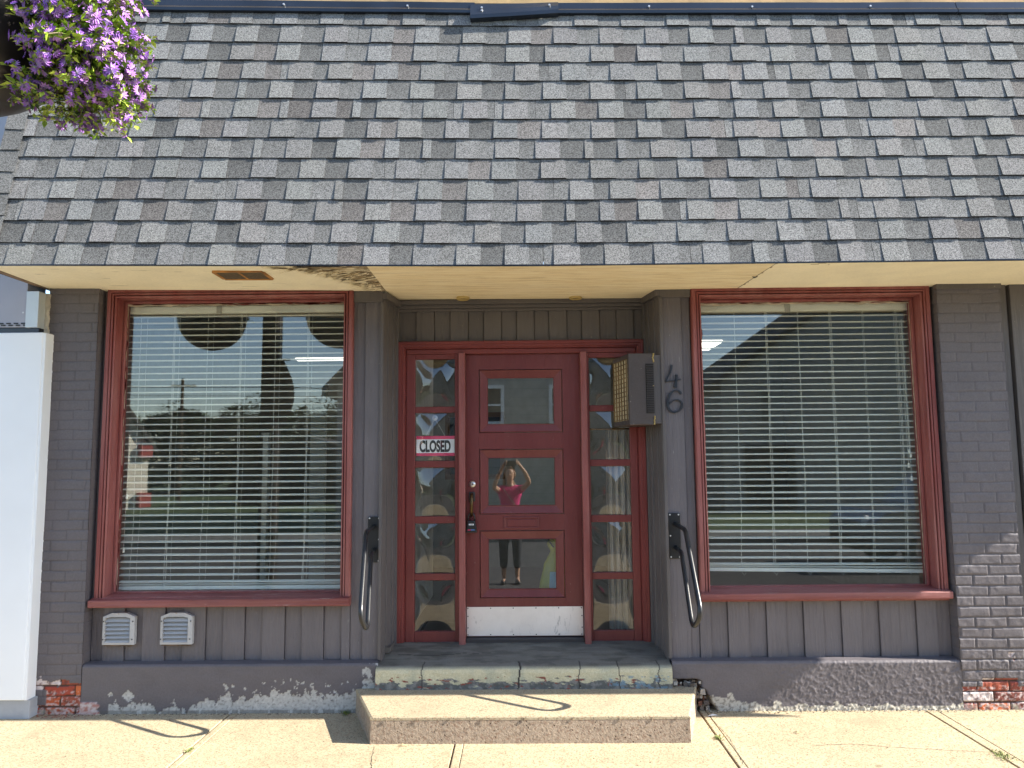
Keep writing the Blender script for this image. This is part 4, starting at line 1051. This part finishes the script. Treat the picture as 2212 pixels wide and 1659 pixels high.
# ================================================================== NEIGHBOUR ON THE LEFT
NB = thing('neighbour_building', 'white panelled neighbouring building at the left edge', 'building', (-5, 0, 0))
m_ = MB(); m_.box(-6, -3.222, -.10, .0, .118, 2.518); m_.build('wall_panel', 'whitepanel', NB, bevel=.006)
m_ = MB(); m_.box(-6, -3.190, -.085, .02, -.02, .118); m_.build('plinth', simple('blue_grey_plinth', (.33, .35, .38), .8, 0, .15, .5, 40), NB, bevel=.006)
m_ = MB(); m_.box(-3.222, -3.205, -.095, -.003, .118, 2.515); m_.build('edge_trim', 'whitepanel', NB)
m_ = MB(); m_.box(-6, -3.345, -.10, .1, 2.555, 6.0); m_.build('fascia_panel', 'bluepanel', NB)
m_ = MB(); m_.box(-3.345, -3.262, -.104, .1, 2.552, 2.80); m_.box(-3.345, -3.262, -.104, .1, 2.80, 6.0) if False else None; m_.build('fascia_trim', 'alu', NB)
m_ = MB(); m_.box(-6, -3.262, -.085, .1, 2.519, 2.551); m_.build('shadow_gap', 'flash', NB)
m_ = MB()
for k in range(26): m_.box(-3.36-.05*k, -3.33-.05*k, -.1035, -.1005, 2.563, 2.572); m_.box(-3.375-.05*k, -3.345-.05*k, -.1035, -.1005, 2.576, 2.585)
m_.build('perforated_strip', 'signblack', NB)
m_ = MB(); m_.disc((-3.366, -.1005, 2.655), (0, -1, 0), .006, .002, 10); m_.build('rivet', 'screw', NB)
fo = MB()
for k in range(170):
    z = .0+2.80*k/170; w = .011+.006*noise.noise((z*14, 1, 1))+.003*math.sin(z*310)
    x = -3.232 if z < 2.52 else -3.254
    fo.box(x-w+.012 if z < 2.52 else x-w, x+w+.006 if z < 2.52 else x+w, -.030+.006*noise.noise((z*20, 4, 1)), .01, z, z+.0175)
fo.build('foam_joint', 'foam', NB, bevel=.004)

# ================================================================== LAMP POST, BASKETS
LPX, LPY = -2.69, -2.70
lp = thing('lamp_post', 'dark square post carrying the two flower baskets', 'post', (LPX, LPY, 0))
m_ = MB(); m_.box(LPX-.085, LPX+.085, LPY-.085, LPY+.085, 0, 5.6); m_.build('post_shaft', 'pole', lp, bevel=.008)
m_ = MB(); m_.box(LPX-.14, LPX+.14, LPY-.14, LPY+.14, 0, .12); m_.build('post_base', 'pole', lp, bevel=.01)
m_ = MB(); m_.box(LPX-.80, LPX-.085, LPY-.02, LPY+.02, 3.93, 3.97); m_.box(LPX+.085, LPX+.86, LPY-.02, LPY+.02, 3.93, 3.97); m_.build('arm', 'pole', lp, bevel=.004)
bn = thing('street_banner', 'dark folded banner strapped to the lamp post', 'banner', (LPX+.15, LPY, 2.4))
m_ = MB(); m_.grid(lambda u, v: (LPX+.088+.16*u*math.sin(PI*(.12+.80*v))+.0*u, LPY+.012*math.sin(u*8+v*5), 2.02+.72*v), 14, 20); m_.build('banner_cloth', 'banner', bn, smooth=True)
m_ = MB(); m_.tube([(LPX+.085, LPY, 2.745), (LPX+.20, LPY, 2.745)], .01, 8); m_.build('banner_rod', 'pole', bn)

def leaf(mb, p, d, up_, L_, W_, col, curl=.25):
    d = d.normalized(); s_ = d.cross(up_); 
    if s_.length < 1e-4: s_ = Vector((1, 0, 0))
    s_.normalize(); n = s_.cross(d)
    a = p; m1 = p+d*L_*.45+n*L_*curl*.3; t = p+d*L_-n*L_*curl*.2
    mb.mesh([a, m1+s_*W_*.5, t, m1-s_*W_*.5, p+d*L_*.5+n*L_*curl*.12], [(0, 1, 4), (1, 2, 4), (2, 3, 4), (3, 0, 4)], 0, [sc(col, .8), col, sc(col, 1.1), col, sc(col, .75)])
def fan_flower(mb, p, d, size, r, col):
    d = d.normalized(); u_ = Vector((0, 0, 1)).cross(d); u_ = u_.normalized() if u_.length > 1e-3 else Vector((1, 0, 0)); w_ = d.cross(u_); ro = r.uniform(0, 2*PI)
    for k in range(5):
        a = ro+(-1.1+.55*k); q = u_*math.cos(a)+w_*math.sin(a); s_ = d.cross(q)
        c = sc(col, r.uniform(.8, 1.2))
        mb.mesh([p, p+q*size*.55+s_*size*.17+d*size*.12, p+q*size+d*size*.05, p+q*size*.55-s_*size*.17+d*size*.12], [(0, 1, 2, 3)], 0, [(.30, .24, .36), c, sc(c, 1.1), c])
def basket(cx_, cy_, zb, label, seed, full):
    t = thing('flower_basket', label, 'flower basket', (cx_, cy_, zb), 'hanging flower baskets on the lamp post')
    r = random.Random(seed); R = .36
    m_ = MB(); prof = [(.001, 0)]+[(R*math.sin(a), R-R*math.cos(a)) for a in [PI/2*k/10 for k in range(1, 11)]]+[(R+.012, R+.0), (R+.012, R+.02), (R-.02, R+.02), (R-.03, R-.03), (.01, R-.04)]
    m_.lathe((cx_, cy_, zb), prof, 40); m_.build('bowl', 'pot', t, smooth=True)
    m_ = MB()
    for k in range(3):
        a = 2*PI*k/3+.4; m_.tube([(cx_+R*math.cos(a), cy_+R*math.sin(a), zb+R), (cx_, cy_, 3.93)], .003, 5)
    m_.build('hanger_chain', 'blackmetal', t)
    lv = MB(); flw = MB(); stm = MB(); cen = Vector((cx_, cy_, zb+R+.02))
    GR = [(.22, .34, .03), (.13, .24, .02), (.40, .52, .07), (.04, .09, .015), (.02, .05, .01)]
    PU = [(.28, .08, .48), (.36, .14, .55), (.20, .055, .42), (.44, .20, .54)]
    if full:
        EL = [((-1.475, -2.70, 3.05), (.165, .27, .24), 430), ((-1.75, -2.72, 3.33), (.42, .38, .13), 330), ((-1.60, -2.66, 2.885), (.15, .22, .075), 70), ((-1.41, -2.68, 2.93), (.12, .2, .12), 80), ((-2.05, -2.98, 3.26), (.16, .08, .08), 40)]
    else: EL = [((cx_, cy_, zb+R+.08), (R+.12, R+.12, .13), 130)]
    for (c0, rad3, nS) in EL:
        c0 = Vector(c0)
        for i in range(nS):
            d = Vector((r.gauss(0, 1), r.gauss(0, 1)-.25, r.gauss(0, 1))).normalized(); f_ = r.uniform(.55, 1.08) if r.random() < .85 else r.uniform(1.0, 1.25)
            tip = c0+Vector((d.x*rad3[0], d.y*rad3[1], d.z*rad3[2]))*f_
            if full and (tip-Vector((cx_, cy_, zb+R))).length < R and tip.z < zb+R: continue
            inn = c0+(tip-c0)*.35+Vector((r.uniform(-.03, .03),)*3); gdir = (tip-inn).normalized()
            pts = [inn.lerp(tip, k/5)+Vector((r.uniform(-.006, .006), r.uniform(-.006, .006), r.uniform(-.006, .006)+.012*math.sin(k/5*PI))) for k in range(6)]
            stm.tube(pts, .0014, 3, 0, False)
            for k in range(1, 6):
                q = pts[k]
                for _ in range(4):
                    dd = Vector((r.uniform(-1, 1), r.uniform(-1, 1), r.uniform(-.6, .9)))+gdir*.5
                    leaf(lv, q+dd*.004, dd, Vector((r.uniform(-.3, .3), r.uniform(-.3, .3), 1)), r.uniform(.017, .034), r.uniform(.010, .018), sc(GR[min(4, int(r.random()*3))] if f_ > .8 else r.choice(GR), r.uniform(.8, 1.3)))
            if r.random() < .85:
                for _ in range(r.choice([3, 4, 5, 6])):
                    q = pts[-1].lerp(pts[3], r.random()*.8); dd = gdir*.8+Vector((r.uniform(-.8, .8), r.uniform(-1.0, .5), r.uniform(-.5, .7)))
                    fan_flower(flw, q+dd*.014, dd, r.uniform(.015, .024), r, r.choice(PU))
    if full:   # lime-green vines trailing down the front of the bowl
        for (ax, ln) in ((-.55, .42), (-.95, .30), (-.75, .20)):
            d = Vector((math.cos(ax*1.0-.55), math.sin(ax*1.0-.55), 0)); p = cen+d*(R+.01); pts = [p.copy()]
            for k in range(9):
                p = p+Vector((d.x*.006+r.uniform(-.01, .016), d.y*.004-.004, -ln/9)); pts.append(p.copy())
            stm.tube(pts, .0018, 4, 0, False)
            for k, q in enumerate(pts[1:]):
                for s2 in (-1, 1):
                    dd = Vector((s2*.8+r.uniform(-.3, .3), -.35, r.uniform(-.5, .4))); leaf(lv, q, dd, Vector((0, -.6, .8)), r.uniform(.035, .055), r.uniform(.022, .034), sc((.42, .50, .12), r.uniform(.8, 1.2)))
        pk = MB()
        for _ in range(5):
            c = Vector((-1.43+r.uniform(-.03, .03), cy_-.22+r.uniform(-.04, .04), 3.31+r.uniform(-.03, .04)))
            for k in range(5):
                a = 2*PI*k/5; q = Vector((math.cos(a), -.5, math.sin(a))).normalized(); a2 = a+.62; a3 = a-.62
                pk.mesh([c, c+Vector((math.cos(a3)*.02, -.012, math.sin(a3)*.02)), c+q*.034, c+Vector((math.cos(a2)*.02, -.012, math.sin(a2)*.02))], [(0, 1, 2, 3)])
        pk.build('petunias', simple('magenta_petal', (.70, .02, .30), .6), t)
    stm.build('stems', 'stem', t); lv.build('foliage', 'vleaf', t, recalc=False); flw.build('flowers', 'vleaf', t, recalc=False)
    return t
basket(-1.95, -2.66, 2.86, 'purple flowering basket with dark bowl at the upper left', 5, True)
basket(-3.36, -2.72, 2.86, 'second flower basket mirrored in the left shop window', 9, False)

# ================================================================== PERSON TAKING THE PICTURE
def skinned(name, nodes, edges, mat, parent, lvl=2, root=0):
    me = bpy.data.meshes.new(name); me.from_pydata([n[0] for n in nodes], edges, []); o = bpy.data.objects.new(name, me); C.objects.link(o)
    s_ = o.modifiers.new('skin', 'SKIN'); s_.use_smooth_shade = True; o.modifiers.new('sub', 'SUBSURF').levels = lvl; o.modifiers['sub'].render_levels = lvl
    me.materials.append(M[mat])
    for i, n in enumerate(nodes):
        sv_ = me.skin_vertices[0].data[i]; rr_ = n[1]; sv_.radius = rr_ if isinstance(rr_, tuple) else (rr_, rr_); sv_.use_root = (i == root)
    o.parent = parent; o.location = -world_loc(parent); return o
PX0, PY0, GZ = -.02, -5.60, road_z
def bake(o):
    dg = bpy.context.evaluated_depsgraph_get(); me = bpy.data.meshes.new_from_object(o.evaluated_get(dg)); o.modifiers.clear(); o.data = me
    for p in me.polygons: p.use_smooth = True
pn = thing('person', 'woman in pink top and black trousers raising a camera, mirrored in the door', 'person', (PX0, PY0, GZ))
X, Y, Z = PX0, PY0, GZ
nodes = [((X, Y, Z+.92), (.15, .11)), ((X, Y, Z+1.08), (.125, .09)), ((X, Y+.01, Z+1.24), (.14, .10)), ((X, Y, Z+1.38), (.13, .085)), ((X, Y+.01, Z+1.44), (.055, .055)), ((X, Y+.02, Z+1.50), (.047, .05)),
         ((X, Y+.035, Z+1.57), (.066, .075)), ((X, Y+.03, Z+1.64), (.072, .085)), ((X, Y+.02, Z+1.70), (.05, .06)),
         # arms: shoulder, elbow, wrist, palm
         ((X-.15, Y+.01, Z+1.38), .052), ((X-.215, Y+.14, Z+1.40), .043), ((X-.235, Y+.25, Z+1.44), .037), ((X-.17, Y+.30, Z+1.60), .031), ((X-.095, Y+.345, Z+1.745), .023), ((X-.080, Y+.36, Z+1.775), (.03, .015)),
         ((X+.15, Y+.01, Z+1.38), .052), ((X+.235, Y+.13, Z+1.43), .043), ((X+.285, Y+.24, Z+1.50), .037), ((X+.22, Y+.30, Z+1.64), .031), ((X+.13, Y+.345, Z+1.755), .023), ((X+.115, Y+.36, Z+1.785), (.03, .015)),
         # legs
         ((X-.085, Y, Z+.86), .088), ((X-.095, Y+.01, Z+.66), .074), ((X-.10, Y+.01, Z+.48), .055), ((X-.10, Y-.01, Z+.34), .052), ((X-.10, Y-.01, Z+.12), .034), ((X-.10, Y-.005, Z+.06), .036), ((X-.105, Y+.09, Z+.035), (.04, .025)), ((X-.11, Y+.15, Z+.03), (.032, .018)),
         ((X+.085, Y, Z+.86), .088), ((X+.095, Y+.01, Z+.66), .074), ((X+.10, Y+.01, Z+.48), .055), ((X+.10, Y-.01, Z+.34), .052), ((X+.10, Y-.01, Z+.12), .034), ((X+.10, Y-.005, Z+.06), .036), ((X+.115, Y+.09, Z+.035), (.04, .025)), ((X+.125, Y+.15, Z+.03), (.032, .018))]
edges = [(0, 1), (1, 2), (2, 3), (3, 4), (4, 5), (5, 6), (6, 7), (7, 8), (3, 9), (9, 10), (10, 11), (11, 12), (12, 13), (13, 14), (3, 15), (15, 16), (16, 17), (17, 18), (18, 19), (19, 20),
         (0, 21), (21, 22), (22, 23), (23, 24), (24, 25), (25, 26), (26, 27), (27, 28), (0, 29), (29, 30), (30, 31), (31, 32), (32, 33), (33, 34), (34, 35), (35, 36)]
# fingers and thumbs closed on the camera
for sx, pi, px in ((-1, 14, X-.080), (1, 20, X+.115)):
    c = nodes[pi][0]
    for k in range(4):
        b = len(nodes); z = c[2]+.022-.015*k
        nodes += [((c[0]-sx*.006, c[1]+.014, z), .0085), ((c[0]-sx*.022, c[1]+.030-.002*k, z+.006), .0078), ((c[0]-sx*(.040-.004*abs(k-1)), c[1]+.020, z+.004), .0068)]
        edges += [(pi, b), (b, b+1), (b+1, b+2)]
    b = len(nodes); nodes += [((c[0]-sx*.012, c[1]-.012, c[2]-.028), .0095), ((c[0]-sx*.034, c[1]-.018, c[2]-.034), .008)]; edges += [(pi, b), (b, b+1)]
body = skinned('body', nodes, edges, 'skin', pn)
shirt = skinned('shirt', [((X, Y, Z+.84), (.172, .13)), ((X, Y, Z+1.08), (.145, .105)), ((X, Y+.01, Z+1.24), (.158, .118)), ((X, Y, Z+1.385), (.14, .098)), ((X-.155, Y+.02, Z+1.385), .066), ((X-.20, Y+.09, Z+1.385), .062), ((X+.155, Y+.02, Z+1.385), .066), ((X+.21, Y+.09, Z+1.405), .062)],
                [(0, 1), (1, 2), (2, 3), (3, 4), (4, 5), (3, 6), (6, 7)], 'pink', pn)
tr = skinned('trousers', [((X, Y, Z+.95), (.155, .115)), ((X, Y, Z+.90), (.15, .12)), ((X-.088, Y, Z+.80), .098), ((X-.098, Y+.01, Z+.62), .084), ((X-.10, Y+.01, Z+.44), .070), ((X-.10, Y-.005, Z+.20), .056), ((X+.088, Y, Z+.80), .098), ((X+.098, Y+.01, Z+.62), .084), ((X+.10, Y+.01, Z+.44), .070), ((X+.10, Y-.005, Z+.20), .056)],
             [(0, 1), (1, 2), (2, 3), (3, 4), (4, 5), (1, 6), (6, 7), (7, 8), (8, 9)], 'navy', pn)
for sx in (-1, 1):
    skinned('shoe', [((X+sx*.10, Y-.03, Z+.035), (.04, .034)), ((X+sx*.103, Y+.04, Z+.034), (.043, .034)), ((X+sx*.112, Y+.12, Z+.03), (.045, .028)), ((X+sx*.118, Y+.175, Z+.025), (.03, .022))], [(0, 1), (1, 2), (2, 3)], 'signblack', pn)
skinned('hair', [((X, Y-.012, Z+1.705), (.086, .095)), ((X, Y-.045, Z+1.62), (.09, .075)), ((X-.01, Y-.06, Z+1.50), (.085, .045)), ((X+.07, Y-.01, Z+1.44), (.035, .03)), ((X+.09, Y+.04, Z+1.34), (.026, .02)), ((X-.080, Y+.02, Z+1.58), (.026, .04)), ((X+.080, Y+.02, Z+1.58), (.026, .04)), ((X-.035, Y+.055, Z+1.725), (.045, .03)), ((X+.035, Y+.055, Z+1.725), (.045, .03)), ((X-.085, Y+.03, Z+1.44), (.022, .03))],
        [(0, 1), (1, 2), (2, 3), (3, 4), (1, 5), (1, 6), (0, 7), (0, 8), (5, 9)], 'hair', pn)
fc = MB(); fc.tube([(X, Y+.112, Z+1.625), (X, Y+.125, Z+1.60), (X, Y+.132, Z+1.585)], [.006, .009, .011], 8)
fc.build('nose', 'skin', pn, smooth=True)
for sx in (-1, 1):
    e = MB(); e.lathe((X+sx*.028, Y+.106, Z+1.625), [(.001, .006), (.008, .003), (.010, 0), (.008, -.003), (.001, -.006)], 12); e.build('eye', 'signblack', pn, smooth=True)
    e = MB(); e.tube([(X+sx*.070, Y+.03, Z+1.59), (X+sx*.078, Y+.025, Z+1.62), (X+sx*.074, Y+.02, Z+1.64)], .009, 8); e.build('ear', 'skin', pn, smooth=True)
e = MB(); e.tube([(X-.024, Y+.106, Z+1.553), (X, Y+.112, Z+1.556), (X+.024, Y+.106, Z+1.553)], [.003, .006, .003], 8); e.build('mouth', simple('lips', (.45, .12, .10), .5), pn, smooth=True)
e = MB(); e.grid(lambda u, v: (X-.10+.24*u, Y+.128+.012*math.sin(u*PI)+.0*v, Z+1.40-.34*u+.028*(v-.5)), 14, 1); e.build('bag_strap', 'strap', pn, smooth=True)
for o in list(pn.children):
    if o.modifiers: bake(o)
cm = thing('hand_camera', 'black compact camera held up by the woman in the door reflection', 'camera', (0, -5.25, 1.61))
m_ = MB(); m_.box(-.072, .072, -5.275, -5.245, 1.57, 1.65); m_.build('camera_body', 'blackmetal', cm, bevel=.006)
m_ = MB(); m_.lathe((0, 0, 0), [(.001, .003), (.02, .004), (.022, .0), (.028, .0), (.030, .012), (.030, .016), (.026, .018)], 28); 
o = m_.build('lens', 'louv', cm, smooth=True); o.rotation_euler = (PI/2, 0, 0); o.location = Vector((0, -5.2435, 1.612))-world_loc(cm)

# ================================================================== ACROSS THE STREET (seen only in the glass)
def house(name, label, x0, x1, y, zt, rise, mat, depth, wins, roofover=.35, group=None, roofmat='roofdark', trimmat='winwhite'):
    t = thing(name, label, 'house', ((x0+x1)/2, y, 0)); xm = (x0+x1)/2
    m_ = MB(); m_.quadprism([(x0, -.2), (x1, -.2), (x1, zt), (xm, zt+rise), (x0, zt)], y-depth, y); m_.build('wall', mat, t)
    m_ = MB(); k = rise/(xm-x0)
    for s_ in (-1, 1):
        xe = xm+s_*((xm-x0)+roofover); ze = zt-roofover*k
        pr = [(xe, ze), (xm, zt+rise), (xm, zt+rise+.22), (xe, ze+.22)] if s_ > 0 else [(xe, ze+.22), (xm, zt+rise+.22), (xm, zt+rise), (xe, ze)]
        m_.quadprism([(a, b+.003) for a, b in pr], y-depth-.2, y+roofover)
    m_.build('roof', roofmat, t)
    for (wx, wz, ww, wh) in wins:
        w = bpy.data.objects.new('window', None); C.objects.link(w); w.parent = t
        m_ = MB(); moulding(m_, [(wx-ww/2, wz+wh/2), (wx+ww/2, wz+wh/2), (wx+ww/2, wz-wh/2), (wx-ww/2, wz-wh/2)], [(0, y+.001), (0, y+.05), (.10, y+.05), (.10, y+.02)])
        m_.box(wx-ww/2+.1, wx+ww/2-.1, y+.015, y+.04, wz-.03, wz+.03)
        o = m_.build('window_frame', trimmat, w)
        m_ = MB(); m_.box(wx-ww/2+.08, wx+ww/2-.08, y+.005, y+.012, wz-wh/2+.08, wz+wh/2-.08); m_.build('window_glass', 'winglass', w)
        o_ = w
    return t
house('gabled_house', 'grey sided gabled house mirrored in the front door', -5.2, 4.3, -16.2, 3.9, 4.9, 'greyside', 9, [(-.47, 3.29, .85, 1.15), (1.67, 3.29, .85, 1.15), (-3.6, 3.29, .85, 1.15), (-1.7, 5.9, .7, 1.2), (-.45, 5.9, .7, 1.2), (.8, 5.9, .7, 1.2), (2.1, 1.2, 1.4, 1.5), (-3.2, 1.2, 1.4, 1.5)])
gh = house('dark_gabled_building', 'tall slate grey gabled building mirrored in the right window', 7.4, 24.4, -23.0, 4.55, 5.83, 'darkside', 14, [(9.0, 3.6, .5, 1.4)], .3, trimmat='darkside')
m_ = MB(); m_.box(8.2, 10.0, -22.99, -22.9, -.1, 2.2); m_.build('garage_door', 'signblack', gh)
wh_ = house('cream_house', 'cream clapboard house with red trim mirrored at the left edge', -20.9, -14.9, -25.2, 2.5, 4.2, 'whiteside', 8, [(-16.1, .9, .6, 1.1), (-18.4, .9, .6, 1.1), (-17.9, 4.0, .6, 1.1)], .3)
wh_.rotation_euler = (0, 0, math.radians(-50))
m_ = MB(); m_.box(-15.35, -14.85, -25.19, -24.9, 2.0, 2.5); m_.box(-15.35, -14.85, -25.19, -24.9, -.1, .5); m_.build('red_accent', 'redbrickfar', wh_)
gr = house('low_garage', 'low dark garage with a shallow roof mirrored below the trees', -13.0, -6.4, -30, 1.7, 1.0, 'pole', 6, [(-9, .9, .7, .7)], trimmat='woodframe')
gr['category'] = 'garage'

def tree_mesh(seed, h, w):
    r = random.Random(seed); lv = MB(); tk = MB()
    tk.tube([(0, 0, 0), (.1, 0, h*.25), (0, .1, h*.5), (.1, 0, h*.8)], [.25, .2, .14, .04], 8)
    for k in range(9):
        a = r.uniform(0, 2*PI); z = h*r.uniform(.2, .65); tk.tube([(0, 0, z), (math.cos(a)*w*.35, math.sin(a)*w*.35, z+h*.15), (math.cos(a)*w*.7, math.sin(a)*w*.7, z+h*.2)], [.09, .05, .02], 6)
    cl_ = [(Vector((r.uniform(-1, 1)*w*.75, r.uniform(-1, 1)*w*.75, h*r.uniform(.18, .92))), r.uniform(.22, .42)*w) for _ in range(26)]
    for c, R in cl_:
        c.x *= 1.15-(c.z/h)*.5; c.y *= 1.15-(c.z/h)*.5; g = r.uniform(.6, 1.4)
        for _ in range(420):
            d = Vector((r.gauss(0, 1), r.gauss(0, 1), r.gauss(0, .8))).normalized(); p = c+d*R*r.uniform(.55, 1.1)
            leaf(lv, p, d+Vector((r.uniform(-1, 1),)*3)*.5, Vector((0, 0, 1)), r.uniform(.12, .24), r.uniform(.08, .16), sc((.032, .058, .016), g*r.uniform(.7, 1.3)))
    return lv, tk
protos = []
LBL = ['tall round tree behind the low garage, first in the mirrored tree line', 'broad tree behind the low garage, second in the mirrored tree line', 'third tree of the mirrored line, left of the lamp post', 'fourth tree of the mirrored line, just right of the lamp post', 'fifth tree of the mirrored line, nearest the grey house', 'bushy tree mirrored between the grey house and dark building', 'tree mirrored at the far left beyond the cream house', 'small tree in the gap right of the grey house']
for i, (x, y, h) in enumerate([(-19, -46, 7.4), (-15.5, -44, 6.0), (-12, -45, 7.0), (-8.8, -43, 5.6), (-6.2, -44, 6.4), (8.5, -42, 4.9), (-24, -48, 7.0), (6.4, -38, 4.6)]):
    t = thing('tree', LBL[i], 'tree', (x, y, road_z), 'trees across the street')
    if i < 2:
        lv, tk = tree_mesh(40+i, 6.5, 3.0); a = tk.build('trunk', 'bark'); b = lv.build('crown', 'vleaf', recalc=False); protos.append((a.data, b.data)); a.parent = t; b.parent = t
    else:
        for nm, me in zip(('trunk', 'crown'), protos[i % 2]):
            o = bpy.data.objects.new(nm, me); C.objects.link(o); o.parent = t
    t.scale = (1.3, 1, h*.80/6.5); t.rotation_euler = (0, 0, i*1.3)

wd = MB(); r = random.Random(77)
for k in range(14000):
    x = r.uniform(-34, 14); y = -50+r.uniform(-2, 2); top = 4.9+1.0*noise.noise((x*.35, 1, 1))+.6*noise.noise((x*1.3, 2, 2)); z = top*(1-r.random()**2*1.0)
    leaf(wd, Vector((x, y, z)), Vector((r.uniform(-1, 1), r.uniform(-.3, 1), r.uniform(-.5, 1))), Vector((0, 0, 1)), r.uniform(.35, .7), r.uniform(.3, .5), sc((.028, .05, .015), r.uniform(.6, 1.4)))
o = wd.build('woodland', 'vleaf', recalc=False); tag(o, 'dark wooded mass on the horizon mirrored in the left window', 'woodland', kind='stuff')

# parked vehicle mirrored at the right edge
pv = thing('parked_car', 'grey parked car mirrored at the edge of the right window', 'car', (5.4, -7.6, road_z))
bx, by = 5.55, -8.7
prof = [(0, .35), (0, .75), (.25, .95), (.95, 1.05), (1.55, 1.62), (3.3, 1.66), (4.05, 1.15), (4.35, 1.05), (4.4, .4)]
m_ = MB(); W_ = 1.8
loops = []
for yy, kx in ((0, .90), (.12, 1.0), (W_-.12, 1.0), (W_, .90)):
    loops.append([(bx+x, by+yy, road_z+ (z if z < 1.1 else 1.1+(z-1.1)*(1 if kx == 1 else .0)+ (0))) for x, z in prof])
m_.loft(loops, 0, True, True); m_.build('car_body', 'carpaint', pv, bevel=.04)
m_ = MB(); m_.loft([[(bx+1.2, by+yy, road_z+1.12), (bx+1.66, by+yy, road_z+1.54), (bx+3.2, by+yy, road_z+1.56), (bx+3.8, by+yy, road_z+1.14)] for yy in (W_-.118, W_-.108)], 0, True, True); m_.build('side_windows', 'glassdark', pv)
for wx in (.85, 3.5):
    for yy in (.02, W_-.22):
        wl_ = MB(); wl_.disc((bx+wx, by+yy, road_z+.34), (0, 1, 0), .34, .22, 26); o = wl_.build('wheel', 'tyre', pv, bevel=.03)
        rm = MB(); rm.disc((bx+wx, by+yy+(.205 if yy > 1 else -.003), road_z+.34), (0, 1, 0), .2, .02, 20); rm.build('rim', 'chrome', o)
m_ = MB(); m_.disc((bx+.06, by+W_-.35, road_z+.78), (-1, 0, .2), .1, .05, 14); m_.build('headlight', 'winwhite', pv)
m_ = MB(); m_.box(bx-.04, bx+.06, by+.1, by+W_-.1, road_z+.3, road_z+.5); m_.build('bumper', 'tyre', pv, bevel=.03)

up_ = thing('utility_pole', 'wooden utility pole with wires mirrored in the left window', 'utility pole', (-16.6, -32, road_z))
m_ = MB(); m_.tube([(-16.6, -32, road_z), (-16.6, -32, 5.9)], [.10, .07], 10); m_.build('pole_shaft', 'bark', up_)
m_ = MB(); m_.box(-17.2, -16.0, -32.2, -32.08, 5.5, 5.6); m_.build('crossarm', 'bark', up_)
m_ = MB()
for dz, dy in ((5.62, 0), (5.62, .2), (5.2, .1)):
    pts = [(-60+8*k, -31.9+dy, dz-.6*math.sin(PI*((k*8 % 43)/43))) for k in range(16)]; m_.tube(pts, .011, 4)
m_.build('wires', 'tyre', up_)

# ================================================================== SMALL GROUND DETAILS
def weed(x, y, s_, label, seed):
    r = random.Random(seed); t = thing('weed', label, 'weed', (x, y, 0), 'weeds in the pavement joints'); lv = MB()
    for _ in range(int(70*s_)):
        p = Vector((x+r.gauss(0, .012*s_), y+r.gauss(0, .022*s_), .001)); d = Vector((r.uniform(-1, 1), r.uniform(-1, 1), r.uniform(.2, 1.1)))
        leaf(lv, p, d, Vector((0, 0, 1)), r.uniform(.010, .026), r.uniform(.004, .008), sc((.20, .24, .05), r.uniform(.6, 1.3)))
    lv.build('leaves', 'vleaf', t, recalc=False)
    m_ = MB(); m_.tube([(x, y, 0), (x, y, .012)], .002, 5); m_.build('stem', 'stem', t)
weed(-1.905, -.66, .8, 'small weed in the left pavement joint', 1)
weed(2.60, -.80, 1.8, 'biggest weed, in the rightmost pavement joint', 2)
weed(1.135, -.50, .8, 'weed in the joint right of the step', 3)
weed(-1.16, -.02, 1.0, 'weed against the wall left of the step', 4)
weed(-.86, -.40, .01, 'tiny', 5) if False else None
lt = MB(); r = random.Random(44)
for _ in range(1300):
    zone = r.random()
    if zone < .35: x = r.uniform(-3.15, -1.15); y = r.gauss(-.012, .012)
    elif zone < .7: x = r.uniform(1.18, 3.3); y = r.gauss(-.016, .016)
    elif zone < .8: x = r.gauss(-2.98, .12); y = r.gauss(-.04, .025)
    else: x = r.uniform(-2.9, 3.2); y = r.uniform(-1.0, -.05)
    if -.95 < x < 1.0 and y > -.6: continue
    if y > -.004: y = -abs(y)-.004
    s_ = r.uniform(.0015, .005)*(1 if zone < .8 else .7); a = r.uniform(0, PI); c = r.choice([(.30, .24, .14), (.16, .12, .08), (.45, .40, .30), (.10, .08, .06)]) if not (zone >= .7 and zone < .8) else r.choice([(.30, .09, .05), (.18, .06, .04), (.35, .15, .1)])
    e = Vector((math.cos(a), math.sin(a), 0))*s_*r.uniform(1, 2.2); f_ = Vector((-math.sin(a), math.cos(a), 0))*s_*.7; p = Vector((x, y, .0008))
    lt.mesh([p-e-f_, p+e-f_, p+e+f_, p-e+f_, p+Vector((0, 0, s_*.8))], [(0, 1, 4), (1, 2, 4), (2, 3, 4), (3, 0, 4)], 0, [c]*5)
o = lt.build('litter_grit', 'vland', recalc=False); tag(o, 'scattered grit and crumbs along the foot of the wall', 'grit', kind='stuff')
for (x, y, L_, a, lab, mat) in ((1.20, -.10, .075, .25, 'white paper scrap at the right end of the step', 'paper'), (1.62, -.42, .05, -.1, 'dry leaf on the pavement right of the step', 'twig'), (-.70, -.60, .06, .2, 'dry leaf at the foot of the concrete step', 'twig')):
    m_ = MB(); d = Vector((math.cos(a), math.sin(a), 0)); n = Vector((-d.y, d.x, 0)); p = Vector((x, y, .003))
    m_.mesh([p-d*L_/2, p-d*L_*.1+n*L_*.14+Vector((0, 0, .006)), p+d*L_/2, p-n*L_*.12+Vector((0, 0, .004)), p+Vector((0, 0, .012))], [(0, 1, 4), (1, 2, 4), (2, 3, 4), (3, 0, 4)])
    o = m_.build('paper_scrap' if mat == 'paper' else 'dry_leaf', mat, recalc=False); tag(o, lab, 'paper' if mat == 'paper' else 'leaf')
